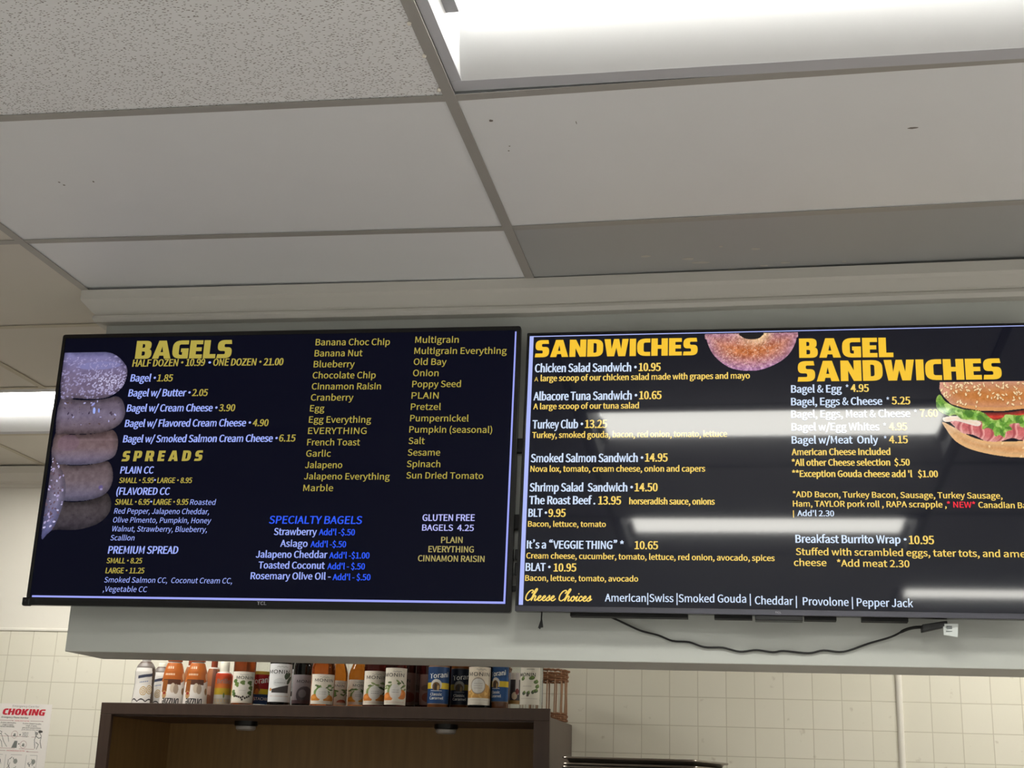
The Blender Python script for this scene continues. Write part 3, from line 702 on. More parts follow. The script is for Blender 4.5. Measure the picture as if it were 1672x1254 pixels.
 (2, 'Ham, TAYLOR pork roll , RAPA scrapple ,', 40.1, -95.1, 379.4, -96.4, 13.7, 'R', 'z2'),
 (2, '* NEW*', 379.7, -96.4, 441.3, -97.0, 13.5, 'R', 'r2'),
 (2, 'Canadian Bacon', 447.4, -96.9, 581.9, -98.4, 13.4, 'R', 'z2'),
 (2, '|', 40.0, -117.0, 42.1, -117.0, 11.2, 'N', 'z2'),
 (2, "Add'l 2.30", 49.5, -117.4, 131.7, -117.8, 13.3, 'R', 'w2'),
 (2, 'Breakfast Burrito Wrap ·', 43.8, -179.7, 288.2, -179.7, 18.2, 'C', 'w2'),
 (2, '10.95', 293.0, -180.7, 347.5, -180.7, 18.8, 'C', 'z2'),
 (2, 'Stuffed with scrambled eggs, tater tots, and', 43.8, -207.8, 486.1, -208.8, 15.5, 'R', 'z2'),
 (2, 'american', 493.4, -208.7, 594.3, -209.2, 15.2, 'R', 'z2'),
 (2, 'cheese', 39.0, -232.9, 111.2, -232.9, 15.6, 'R', 'z2'),
 (2, '*Add meat 2.30', 133.7, -233.4, 291.6, -233.5, 15.4, 'R', 'z2'),
]
POLY = {
 'bagel_a': [(-601.6, 303.5), (-569.7, 306.0), (-529.0, 305.8), (-493.0, 306.1), (-465.3, 300.8), (-443.4, 287.6), (-426.4, 269.7), (-419.1, 254.2), (-419.4, 232.4), (-424.9, 212.8), (-436.3, 197.7), (-454.7, 185.7), (-476.0, 178.6), (-511.4, 176.8), (-556.6, 179.9), (-595.2, 182.9)],
 'bagel_b': [(-595.0, 182.0), (-556.1, 176.4), (-511.1, 174.2), (-467.1, 178.5), (-441.3, 184.7), (-424.6, 175.9), (-414.9, 158.5), (-410.4, 136.9), (-416.9, 115.5), (-430.5, 101.9), (-451.3, 92.2), (-485.7, 85.2), (-534.1, 82.9), (-569.9, 84.8), (-596.1, 89.7)],
 'bagel_c': [(-595.2, 89.7), (-556.3, 83.0), (-498.7, 83.6), (-455.5, 91.0), (-438.3, 94.3), (-425.7, 81.4), (-419.4, 60.1), (-420.2, 38.9), (-426.8, 22.9), (-445.2, 12.8), (-474.9, 5.3), (-518.3, 1.6), (-558.3, 3.4), (-596.2, 14.1)],
 'bagel_d': [(-590.9, 14.1), (-549.2, 1.3), (-496.4, 2.0), (-453.6, 10.3), (-440.7, 11.6), (-429.4, -1.1), (-422.4, -24.1), (-422.3, -45.0), (-430.5, -65.8), (-450.3, -80.4), (-483.8, -90.0), (-518.4, -92.2), (-553.6, -91.0), (-590.0, -82.8)],
 'bagel_e': [(-595.0, -78.6), (-544.5, -93.1), (-492.2, -92.1), (-450.3, -80.4), (-434.2, -70.0), (-423.1, -82.4), (-417.4, -99.0), (-419.0, -119.6), (-433.6, -140.2), (-457.6, -154.7), (-490.9, -164.3), (-516.7, -166.5), (-551.7, -165.5), (-582.8, -161.5)],
 'bagel_f': [(-593.8, 19.2), (-578.9, 7.7), (-562.5, -13.5), (-551.7, -36.7), (-546.4, -61.8), (-546.3, -86.9), (-551.9, -118.0), (-560.6, -149.1), (-569.7, -167.6), (-580.4, -178.0), (-594.8, -187.1), (-596.0, -87.0)],
 'ring': [(-157.0, 334.2), (-155.4, 319.5), (-149.9, 301.2), (-139.5, 280.5), (-122.9, 262.2), (-102.1, 247.0), (-77.2, 239.4), (-52.4, 237.2), (-27.6, 239.5), (-2.7, 248.0), (22.3, 261.8), (41.1, 279.4), (54.0, 301.6), (59.0, 319.6), (59.8, 335.9)],
 'ring_hole': [(-75.0, 334.7), (-71.3, 326.0), (-61.7, 320.3), (-49.2, 318.7), (-34.6, 319.7), (-25.4, 324.1), (-21.1, 335.4)],
 'bun_top': [(381.4, 203.2), (379.1, 187.6), (383.2, 174.0), (391.3, 162.3), (402.8, 148.6), (430.1, 138.7), (467.9, 131.4), (516.3, 130.2), (562.2, 135.4), (641.0, 145.9), (645.9, 202.4), (472.8, 203.4)],
 'lettuce': [(380.3, 172.9), (371.4, 164.5), (369.4, 149.0), (372.2, 135.5), (380.5, 127.7), (397.5, 119.9), (411.7, 122.4), (424.9, 112.0), (445.7, 109.9), (467.9, 105.9), (468.4, 86.9), (479.0, 90.6), (490.7, 84.8), (494.8, 69.7), (505.3, 73.4), (515.2, 66.9), (519.6, 80.8), (533.7, 86.4), (527.7, 97.8), (548.6, 101.4), (558.7, 90.0), (636.5, 93.1), (639.1, 123.2), (550.0, 120.3), (522.6, 122.5), (515.2, 114.9), (494.1, 109.4), (467.9, 130.7), (430.0, 136.0), (404.4, 146.7), (389.3, 158.4)],
 'tomato': [(426.2, 131.1), (467.8, 128.8), (523.1, 128.2), (564.8, 133.4), (640.4, 138.3), (637.8, 108.1), (556.0, 108.9), (500.7, 105.6), (466.3, 107.8), (432.5, 121.5)],
 'ham': [(383.4, 118.1), (396.7, 106.5), (409.7, 91.2), (426.2, 77.8), (446.8, 73.8), (460.1, 66.2), (476.8, 58.5), (507.7, 58.4), (532.2, 65.7), (556.3, 59.9), (634.0, 63.1), (637.2, 100.6), (559.5, 101.3), (500.7, 105.6), (442.2, 109.9), (414.4, 110.2)],
 'cheese': [(383.3, 116.2), (411.5, 120.5), (442.4, 113.0), (466.1, 104.0), (458.5, 94.6), (431.3, 102.4), (410.8, 108.3), (387.9, 104.7)],
 'bun_bottom': [(381.0, 106.7), (388.6, 87.5), (399.6, 68.5), (414.3, 53.3), (437.7, 40.0), (468.0, 30.5), (501.7, 23.6), (542.4, 19.7), (630.5, 22.3), (634.6, 70.6), (556.3, 59.9), (517.9, 58.3), (476.9, 59.7), (443.1, 70.1), (409.7, 91.2)],
}

# ================================================================ the setting
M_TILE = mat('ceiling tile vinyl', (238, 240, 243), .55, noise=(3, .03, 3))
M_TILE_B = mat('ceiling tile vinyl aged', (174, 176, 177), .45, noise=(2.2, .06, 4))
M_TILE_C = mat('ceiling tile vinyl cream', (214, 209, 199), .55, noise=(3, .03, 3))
M_GRID = mat('ceiling grid enamel', (168, 165, 161), .45)
M_GRID_W = mat('ceiling grid cream', (196, 188, 170), .5)
M_HEAD = mat('header paint', (186, 189, 184), .5, noise=(9, .035, 5, (1, 1, 3)))
M_TRIM = mat('trim paint', (196, 193, 186), .45)
M_CREAM = mat('cream wall paint', (232, 228, 218), .55, noise=(4, .02, 3))
M_ROOM = mat('room wall paint', (230, 229, 227), .7)
M_FLOOR = mat('floor tile', (222, 221, 219), .4, noise=(1.2, .08, 3))


def acoustic_material():
    m = bpy.data.materials.new('fissured acoustic tile')
    m.use_nodes = True
    nt = m.node_tree; b = nt.nodes['Principled BSDF']
    b.inputs['Roughness'].default_value = .85
    tc = nt.nodes.new('ShaderNodeTexCoord')
    nz = nt.nodes.new('ShaderNodeTexNoise'); nz.inputs['Scale'].default_value = 45; nz.inputs['Detail'].default_value = 1
    # fissures: short stretched pits at two orientations, thinned by a mask
    hs = []
    for ang, sc, th, seedloc in ((.6, (75, 210, 1), .17, (3.1, 1.7, 0)), (-.9, (80, 190, 1), .15, (9.4, 4.2, 0)), (1.5, (90, 230, 1), .14, (5.7, 8.8, 0))):
        mp = nt.nodes.new('ShaderNodeMapping'); mp.inputs['Rotation'].default_value = (0, 0, ang); mp.inputs['Scale'].default_value = sc; mp.inputs['Location'].default_value = seedloc
        v = nt.nodes.new('ShaderNodeTexVoronoi'); v.voronoi_dimensions = '2D'; v.inputs['Scale'].default_value = 1.0
        r = nt.nodes.new('ShaderNodeMath'); r.operation = 'LESS_THAN'; r.inputs[1].default_value = th
        cs = nt.nodes.new('ShaderNodeSeparateColor')
        g = nt.nodes.new('ShaderNodeMath'); g.operation = 'GREATER_THAN'; g.inputs[1].default_value = .62
        a = nt.nodes.new('ShaderNodeMath'); a.operation = 'MULTIPLY'
        nt.links.new(tc.outputs['Object'], mp.inputs[0]); nt.links.new(mp.outputs[0], v.inputs['Vector'])
        nt.links.new(v.outputs['Distance'], r.inputs[0]); nt.links.new(v.outputs['Color'], cs.inputs[0]); nt.links.new(cs.outputs[0], g.inputs[0])
        nt.links.new(r.outputs[0], a.inputs[0]); nt.links.new(g.outputs[0], a.inputs[1])
        hs.append(a)
    m1 = nt.nodes.new('ShaderNodeMath'); m1.operation = 'MAXIMUM'; m2 = nt.nodes.new('ShaderNodeMath'); m2.operation = 'MAXIMUM'
    nt.links.new(hs[0].outputs[0], m1.inputs[0]); nt.links.new(hs[1].outputs[0], m1.inputs[1])
    nt.links.new(m1.outputs[0], m2.inputs[0]); nt.links.new(hs[2].outputs[0], m2.inputs[1])
    mx = nt.nodes.new('ShaderNodeMix'); mx.data_type = 'RGBA'
    mx.inputs[6].default_value = (*lin(240, 241, 243), 1); mx.inputs[7].default_value = (*lin(128, 120, 118), 1)
    nt.links.new(m2.outputs[0], mx.inputs[0]); nt.links.new(mx.outputs[2], b.inputs['Base Color'])
    bp = nt.nodes.new('ShaderNodeBump'); bp.inputs['Strength'].default_value = .5; bp.inputs['Distance'].default_value = .003
    nt.links.new(nz.outputs[0], bp.inputs['Height']); nt.links.new(bp.outputs[0], b.inputs['Normal'])
    return m


M_ACOUSTIC = acoustic_material()


def tileboard_material():
    m = bpy.data.materials.new('square tile board')
    m.use_nodes = True
    nt = m.node_tree; b = nt.nodes['Principled BSDF']
    b.inputs['Roughness'].default_value = .35
    tc = nt.nodes.new('ShaderNodeTexCoord'); sp = nt.nodes.new('ShaderNodeSeparateXYZ'); cb = nt.nodes.new('ShaderNodeCombineXYZ')
    nt.links.new(tc.outputs['Object'], sp.inputs[0])
    for o, i, d in ((0, 0, .0908 + 10.5), (2, 1, -1.8405 + 10.5)):
        a = nt.nodes.new('ShaderNodeMath'); a.operation = 'ADD'; a.inputs[1].default_value = d
        nt.links.new(sp.outputs[o], a.inputs[0]); nt.links.new(a.outputs[0], cb.inputs[i])
    br = nt.nodes.new('ShaderNodeTexBrick'); br.offset = 0.0; br.squash = 1.0
    br.inputs['Scale'].default_value = 1.0; br.inputs['Mortar Size'].default_value = .0022; br.inputs['Mortar Smooth'].default_value = .6
    br.inputs['Bias'].default_value = 0.0; br.inputs['Brick Width'].default_value = .105; br.inputs['Row Height'].default_value = .105
    br.inputs['Color1'].default_value = (*lin(232, 228, 213), 1); br.inputs['Color2'].default_value = (*lin(229, 225, 209), 1); br.inputs['Mortar'].default_value = (*lin(204, 198, 180), 1)
    nt.links.new(cb.outputs[0], br.inputs['Vector'])
    # scattered greasy specks
    nz = nt.nodes.new('ShaderNodeTexNoise'); nz.inputs['Scale'].default_value = 22; nz.inputs['Detail'].default_value = 4
    ramp = nt.nodes.new('ShaderNodeMapRange'); ramp.inputs[1].default_value = .68; ramp.inputs[2].default_value = .78; ramp.inputs[3].default_value = 0; ramp.inputs[4].default_value = .45
    nt.links.new(tc.outputs['Object'], nz.inputs['Vector']); nt.links.new(nz.outputs[0], ramp.inputs[0])
    mx = nt.nodes.new('ShaderNodeMix'); mx.data_type = 'RGBA'; mx.inputs[7].default_value = (*lin(150, 135, 105), 1)
    nt.links.new(ramp.outputs[0], mx.inputs[0]); nt.links.new(br.outputs['Color'], mx.inputs[6]); nt.links.new(mx.outputs[2], b.inputs['Base Color'])
    bp = nt.nodes.new('ShaderNodeBump'); bp.inputs['Strength'].default_value = .35; bp.inputs['Distance'].default_value = .001; bp.invert = True
    nt.links.new(br.outputs['Fac'], bp.inputs['Height']); nt.links.new(bp.outputs[0], b.inputs['Normal'])
    return m


M_BOARD = tileboard_material()

M_FLOOR_DARK = mat('bounce-cutting dark floor', (104, 84, 74), .5, noise=(3, .15, 3))  # unseen floor darkened to keep bounce light off the header
fb = MB().box((X0, Y0, -.06), (X1, 1.9, 0), 0)
fb.box((X0, 1.9, -.06), (X1, YW + .1, 0), 1)
fl = struct(fb.build('floor', [M_FLOOR, M_FLOOR_DARK]))
wb = MB()
wb.box((X0, YW, 0), (X1, YW + .1, 2.055), 0)
wb.box((X0, YW, 2.055), (X1, YW + .1, CZ + .14), 1)
struct(wb.build('wall_back', [M_BOARD, M_CREAM]))
struct(MB().box((X0 - .1, Y0, 0), (X0, YW + .1, CZ + .14)).build('wall_left', M_ROOM))
struct(MB().box((X1, Y0, 0), (X1 + .1, YW + .1, CZ + .14)).build('wall_right', M_ROOM))
struct(MB().box((X0, Y0 - .1, 0), (X1, Y0, CZ + .14)).build('wall_front', M_ROOM))
struct(MB().sweep_x([(YW, CZ), (YW - .045, CZ), (YW - .045, CZ - .03), (YW - .02, CZ - .062), (YW - .02, CZ - .07), (YW - .012, CZ - .073), (YW - .012, CZ - .085), (YW, CZ - .088)], X0, X1).build('trim_1', M_CREAM))
struct(MB().sweep_x([(YW, 2.046), (YW - .004, 2.047), (YW - .005, 2.053), (YW - .003, 2.058), (YW, 2.059)], X0, X1).build('trim_2', M_CREAM))
st = MB()
st.lathe([(.0, 0), (.0115, 0), (.0115, 2.05), (0, 2.05)], 20, (1.059, YW - .002, 0))
struct(st.build('trim_3', M_CREAM))

# the hanging header that carries the menu screens
struct(MB().box((HX0, YH, HB), (HX1, YH + HT, CZ + .03)).build('wall_header', M_HEAD, bevel=.002))
prof = [(0, 2.7315), (.056, 2.7315), (.056, 2.705), (.050, 2.697), (.030, 2.676), (.024, 2.671), (.028, 2.668), (.030, 2.660), (.024, 2.650), (0, 2.6475)]
cr = MB()
xs = [None, 0.0, TW, HX1]
n = len(prof); vs = []
for x in xs:
    for d, z in prof:
        xx = HX0 - d if x is None else x
        dz = {None: .004, 0.0: -.003, TW: .005, HX1: .006}[x]
        vs.append((xx, YH - d, z + dz))
for d, z in prof:
    vs.append((HX0 - d, YH + HT, z + .004))     # return along the header's left end
fs = []
seq = [len(xs)] + list(range(len(xs)))
for a, b in zip(seq[:-1], seq[1:]):
    for k in range(n - 1):
        fs.append((a * n + k, b * n + k, b * n + k + 1, a * n + k + 1))
cr.add(vs, fs)
struct(cr.build('trim_4', M_TRIM))

# ---------------------------------------------------------------- ceiling grid
TROFFERS = []          # (x0, y0) lower-left corner of the cell, radiance, kind
TROFFERS += [(0.0, YA - G, 'main'), (0.0, YA - 3 * G, 'mid'), (TW, YA - 5 * G, 'far'), (-2 * TW, YA + 3 * G, 'kitchen'), (TW, YA + 3 * G, 'kitchen_right'),
             (2 * TW, YA - 3 * G, 'fill_mid'), (2 * TW, YA - 8 * G, 'fill_rear'), (TW, YA - 12 * G, 'fill_back_a'), (-TW, YA - 12 * G, 'fill_back_b'), (3 * TW, YA - 5 * G, 'fill_wide'), (2 * TW, YA - G, 'side'), (2 * TW, YA - 5 * G, 'side_far'), (0.0, YA - 8 * G, 'rear'), (-2 * TW, YA - 10 * G, 'rear_left')]  # all entries on this line are unseen fixtures added to raise bounce light
TSET = {(round(a / TW), round((b - YA) / G)) for a, b, _ in TROFFERS}
VIS = {(c, r) for c in range(-3, 3) for r in range(-3, 5)}
ceil = MB()
for c in range(-5, 5):
    for r in range(-14, 5):
        if (c, r) in TSET or (c, r) in VIS:
            continue
        y0, y1 = YA + r * G, min(YA + (r + 1) * G, YW + .05)
        x0, x1 = max(c * TW, X0 - .05), min((c + 1) * TW, X1 + .05)
        a, b = sag(x0), sag(x1)
        ceil.add([(x0, y0, CZ + a), (x1, y0, CZ + b), (x1, y1, CZ + b), (x0, y1, CZ + a), (x0, y0, CZ + a + .015), (x1, y0, CZ + b + .015), (x1, y1, CZ + b + .015), (x0, y1, CZ + a + .015)],
                 [(3, 2, 1, 0), (4, 5, 6, 7), (0, 1, 5, 4), (1, 2, 6, 5), (2, 3, 7, 6), (3, 0, 4, 7)])
ceil.box((X0 - .1, Y0 - .1, CZ + .17), (X1 + .1, YW + .1, CZ + .2))
ceiling = struct(ceil.build('ceiling', M_TILE))


def tile(x0, x1, y0, y1, m, tilt=0.0, lift=0.0):
    t = MB()
    g = .004
    x0 += g; x1 -= g; y0 += g; y1 -= g
    a, b = sag(x0) + .0015 + lift, sag(x1) + .0015 + lift
    vs = []
    for z in (0, .015):
        vs += [(x0, y0, CZ + a + z), (x1, y0, CZ + b + z), (x1, y1, CZ + b + z + tilt), (x0, y1, CZ + a + z + tilt)]
    t.add(vs, [(3, 2, 1, 0), (4, 5, 6, 7), (0, 1, 5, 4), (1, 2, 6, 5), (2, 3, 7, 6), (3, 0, 4, 7)])
    return t.build('ceiling_tile', m, ceiling)


for (c, r) in sorted(VIS):
    if (c, r) in TSET:
        continue
    y0, y1 = YA + r * G, min(YA + (r + 1) * G, YW - .002)
    x0, x1 = c * TW, (c + 1) * TW
    if c >= -1 and r == 1:
        y1 = YH + .02
    if c >= -1 and r == 2:
        y0 = YH + HT - .02
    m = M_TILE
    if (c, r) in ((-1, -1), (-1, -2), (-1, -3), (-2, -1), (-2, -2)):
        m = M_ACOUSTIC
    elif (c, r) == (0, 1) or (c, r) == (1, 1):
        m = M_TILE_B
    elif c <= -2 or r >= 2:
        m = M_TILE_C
    if r in (2, 4) and c in (-2, -3):
        xm = x0 + TW / 2
        tile(x0, xm, y0, y1, m); tile(xm, x1, y0, y1, m)
    else:
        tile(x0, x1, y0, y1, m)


def tee(x0, x1, y0, y1, name, m, w=.0225):
    t = MB()
    if name == 'main_runner':
        z = CZ + sag(x0)
        t.box((x0 - w / 2, y0, z - .0022), (x0 + w / 2, y1, z), 0); t.box((x0 - .001, y0, z), (x0 + .001, y1, z + .03))
    else:
        pts = [x0, x1]
        for xa, xb in ((x0, x1),):
            za, zb = CZ + sag(xa) - .0015, CZ + sag(xb) - .0015
            vs = [(xa + w / 2, y0 - w / 2, za), (xb - w / 2, y0 - w / 2, zb), (xb - w / 2, y0 + w / 2, zb), (xa + w / 2, y0 + w / 2, za)]
            vs += [(a, b, c + .0013) for a, b, c in vs]
            t.add(vs, [(3, 2, 1, 0), (4, 5, 6, 7), (0, 1, 5, 4), (1, 2, 6, 5), (2, 3, 7, 6), (3, 0, 4, 7)])
    return t.build(name, m, ceiling)


for c in range(-3, 4):
    if c >= 0 or c == -1:
        tee(c * TW, 0, YA - 3 * G, YH + .01, 'main_runner', M_GRID)
        tee(c * TW, 0, YH + HT if c > -1 else YH + .01, YW, 'main_runner', M_GRID_W)
    else:
        tee(c * TW, 0, YA - 3 * G, YW, 'main_runner', M_GRID_W)
for c in (-3, -2):
    for (a, b) in ((YA + 2 * G, YA + 3 * G), (YA + 4 * G, YW)):
        tee(c * TW + TW / 2, 0, a, b, 'main_runner', M_GRID_W)
for c in range(-3, 3):
    for r in range(-2, 5):
        if r == 2 and c >= -1:
            continue
        tee(c * TW, (c + 1) * TW, YA + r * G, 0, 'cross_tee', M_GRID if (r < 2 and c > -3) else M_GRID_W)
M_FLAKE = mat('white plaster flake', (236, 230, 218), .7)
for x, y in ((-.0125, 2.005), (-.0135, 2.125), (-.013, 1.90)):
    t = MB(); t.lathe([(0, -.004), (.0035, -.003), (.004, 0), (.002, .003), (0, .003)], 8, (x, y, CZ - .012))
    t.build('tile_clip', M_FLAKE, ceiling)
# small pale spots and dark nicks on the vinyl tiles
M_SPOT = mat('pale spot', (196, 193, 186), .5); M_NICK = mat('dark nick', (128, 122, 117), .8)
for m, nm, L in ((M_SPOT, 'pale_spot', ((.56, 2.965, .012, .006), (.40, 3.008, .016, .008), (.43, 3.035, .02, .006), (.50, 3.085, .008, .004), (.58, 3.075, .010, .006), (.63, 3.06, .014, .006), (.60, 3.10, .012, .006), (.77, 3.07, .006, .004), (.56, 3.10, .016, .006), (.70, 3.09, .008, .005), (.48, 2.94, .006, .004), (.30, 2.98, .012, .006))),
                 (M_NICK, 'tile_nick', ((.058, 2.261, .004, .004), (-.946, 2.47, .003, .003), (-.95, 2.455, .0025, .0025), (-.87, 2.458, .002, .004), (.858, 2.397, .01, .003), (.075, 2.37, .002, .0015), (.07, 2.39, .0018, .0018), (.22, 2.29, .0008, .006)))):
    for x, y, a, b in L:
        t = MB(); z = CZ + sag(x) + .0012
        k = 12
        pts = [(x + a * math.cos(2 * math.pi * i / k) * random.uniform(.7, 1.2), y + b * math.sin(2 * math.pi * i / k) * random.uniform(.7, 1.2)) for i in range(k)]
        t.add([(px, py, z) for px, py in pts] + [(px, py, z - .0004) for px, py in pts], [tuple(range(k)), tuple(range(2 * k - 1, k - 1, -1))] + [(i, (i + 1) % k, k + (i + 1) % k, k + i) for i in range(k)])
        t.build(nm, m, ceiling)

# ---------------------------------------------------------------- recessed ceiling lights
M_WHITE = mat('white fixture enamel', (236, 238, 240), .35)
M_REFL = mat('satin grey reflector', (226, 228, 231), .5)
M_RIM = mat('grey fixture rim', (196, 197, 204), .4)
M_BRKT = mat('grey socket bracket', (150, 150, 154), .5)
M_LENS = mat('lit fixture lens', (240, 240, 240), .4, emit=(255, 253, 244), strength=LENS)
M_LENS_K = mat('lit kitchen fixture lens', (240, 240, 235), .4, emit=(255, 252, 242), strength=LENS_KITCHEN)


def troffer(x0, y0, label, kitchen=False):
    root = empty('ceiling_light', (x0 + TW / 2, y0 + G / 2, CZ + (sag(x0) + sag(x0 + TW)) / 2))
    tag(root, label, 'ceiling light', 'recessed ceiling lights')
    hx, hy = TW / 2 - .0095, G / 2 - .0095
    ox, oy = hx - .022, hy - .038
    ix, iy = ox - .038, .13
    zt = .05
    m_w = M_WHITE
    fr = MB()
    fr.box((-hx, -hy, -.0012), (hx, -oy, .0035)); fr.box((-hx, oy, -.0012), (hx, hy, .0035)); fr.box((-hx, -oy, -.0012), (-ox, oy, .0035)); fr.box((ox, -oy, -.0012), (hx, oy, .0035))
    fr.build('frame', M_RIM, root, bevel=.001)
    for s in (-1, 1):
        rf = MB(); pr = []
        for k in range(9):
            t = k / 8
            pr.append((s * (oy + .0006 - (oy + .0006 - iy) * (1.2 * t - .2 * t * t)), -.0009 + (zt + .0009) * (.8 * t + .2 * t * t)))
        pr.append((s * iy, zt + .012))
        vs = []
        for x in (-ox, ox):
            vs += [(x, a, b) for a, b in pr]
        rf.add(vs, [(k, k + 1, 10 + k + 1, 10 + k) for k in range(9)], 0, True)
        rf.build('reflector', M_REFL, root)
    for s in (-1, 1):
        ep = MB()
        ep.add([(s * ox, -oy, .002), (s * ox, oy, .002), (s * ix, oy, zt + .03), (s * ix, -oy, zt + .03)], [(0, 1, 2, 3)])
        ep.build('end_plate', m_w, root)
    ln = MB(); pr = []
    for k in range(13):                      # bowed diffuser hanging below the lamp tray
        t = -1 + k / 6
        pr.append((t * (iy - .001), zt + .004 - .014 * (1 - t * t)))
    ln.sweep_x(pr + [(iy - .001, zt + .008), (-iy + .001, zt + .008)], -ox + .028, ox - .028)
    ln.build('lens', M_LENS_K if kitchen else M_LENS, root)
    for s in (-1, 1):
        bk = MB(); xa, xb = sorted((s * (ox - .006), s * (ox - .034)))
        bk.box((xa, -.12, zt - .026), (xb, .075, zt + .002))
        bk.build('socket_bracket', M_BRKT, root, bevel=.002)
    hs = MB()
    hs.box((-hx, -hy, zt + .033), (hx, hy, zt + .04))
    for a, b in (((-hx, -hy, .002), (hx, -hy + .002, zt + .033)), ((-hx, hy - .002, .002), (hx, hy, zt + .033)), ((-hx, -hy, .002), (-hx + .002, hy, zt + .033)), ((hx - .002, -hy, .002), (hx, hy, zt + .033))):
        hs.box(a, b)
    hs.build('housing', m_w, root)
    return root


LBL = {'main': 'large recessed ceiling light cut off by the top edge of the photo',
       'mid': 'ceiling light seen as the bright bar mirrored mid-height in the right menu screen',
       'far': 'ceiling light seen as the short streak mirrored low in the right menu screen',
       'kitchen': 'long lit ceiling light behind the header, left of the bagel menu screen',
       'kitchen_right': 'kitchen ceiling light hidden behind the header, lighting the right tile wall',
       'side': 'extra unseen ceiling light to the right of the frame, level with the large one at top',
       'fill_mid': 'added unseen ceiling light on the right, level with the mid-height mirrored one',
       'fill_rear': 'added unseen ceiling light behind the viewer on the right',
       'fill_back_a': 'added unseen ceiling light near the far wall behind the viewer, right of centre',
       'fill_back_b': 'added unseen ceiling light near the far wall behind the viewer, left of centre',
       'fill_wide': 'rightmost added ceiling light, unseen and out of frame',
       'side_far': 'extra unseen ceiling light, immediately right of the far mirrored one',
       'rear': 'extra unseen ceiling light behind the viewer, straight back from the large one',
       'rear_left': 'extra unseen ceiling light behind the viewer on the left, farthest from the screens'}
for a, b, k in TROFFERS:
    troffer(a, b, LBL[k], 'kitchen' in k)

# ================================================================ menu screens
def glow(name, rgb, k=1.0, coat=.5, spec=.35, rough=.3):
    return mat(name, (4, 4, 5), rough, spec=spec, emit=rgb, strength=k, coat=coat, coat_rough=.045)


C1, SP1 = .06, .06     # left screen: matte film, hardly mirrors
C2, SP2 = .62, .07     # right screen: mirrors the fixtures
SCR = {
    'y1': glow('left screen yellow', (176, 160, 72), 1, C1, SP1), 'w1': glow('left screen blue white', (160, 176, 252), 1, C1, SP1),
    'b1': glow('left screen blue', (48, 92, 250), 1, C1, SP1), 'v1': glow('left screen lavender', (186, 188, 250), 1, C1, SP1), 'd1': glow('left screen dim yellow', (172, 158, 96), 1, C1, SP1),
    'y2': glow('right screen heading yellow', (250, 200, 48), 1, C2, SP2), 'z2': glow('right screen pale yellow', (252, 216, 104), 1, C2, SP2),
    'w2': glow('right screen white', (214, 230, 255), 1, C2, SP2), 'r2': glow('right screen red', (250, 40, 60), 1, C2, SP2),
    'bar1': glow('left screen border line', (160, 168, 250), 1, C1, SP1), 'bar2': glow('right screen border bar', (178, 190, 255), 1, C2, SP2),
}
BG1 = glow('left screen dark picture', (7, 8, 24), 1, C1, SP1)
BG2 = glow('right screen dark picture', (0, 3, 22), 1, C2, SP2)
PIC1 = paint_mat('left screen pictures', .2, True, SP1, C1)
PIC2 = paint_mat('right screen pictures', .2, True, SP2, C2)
M_BLACK = mat('black tv plastic', (12, 12, 13), .22, spec=.5)
M_BLACKM = mat('matt black tv back', (22, 22, 23), .55)
M_SATIN = mat('satin grey tv strip', (72, 72, 80), .3, metal=.6)
M_LOGO = mat('grey maker mark', (150, 150, 155), .4)
M_STEEL = mat('black steel bracket', (26, 26, 28), .4)


def lettering(tv, keys, extra, root, y):
    v_all = []; f_all = []; mi = []
    mats = [SCR[k] for k in keys]
    for (t, body, u0, v0, u1, v1, cap, sty, col) in TEXT:
        if t != tv:
            continue
        v, f = place_run(body, (u0, v0), (u1, v1), cap, sty)
        n = len(v_all)
        v_all += [(a / 1000, y, b / 1000) for a, b in v]; f_all += [tuple(i + n for i in q) for q in f]; mi += [keys.index(col)] * len(f)
    for (a, b, c, d, col) in extra:
        n = len(v_all)
        v_all += [(p[0] / 1000, y, p[1] / 1000) for p in (a, b, c, d)]; f_all.append((n, n + 1, n + 2, n + 3)); mi.append(keys.index(col))
    me = bpy.data.meshes.new('menu_lettering')
    me.from_pydata(v_all, [], f_all)
    for m in mats:
        me.materials.append(m)
    me.polygons.foreach_set('material_index', mi)
    bm = bmesh.new(); bm.from_mesh(me)
    bm.normal_update()
    for fc in bm.faces:
        if fc.normal.y > 0:
            fc.normal_flip()
    bm.to_mesh(me); bm.free()
    me.update()
    return link(bpy.data.objects.new('menu_lettering', me), root)


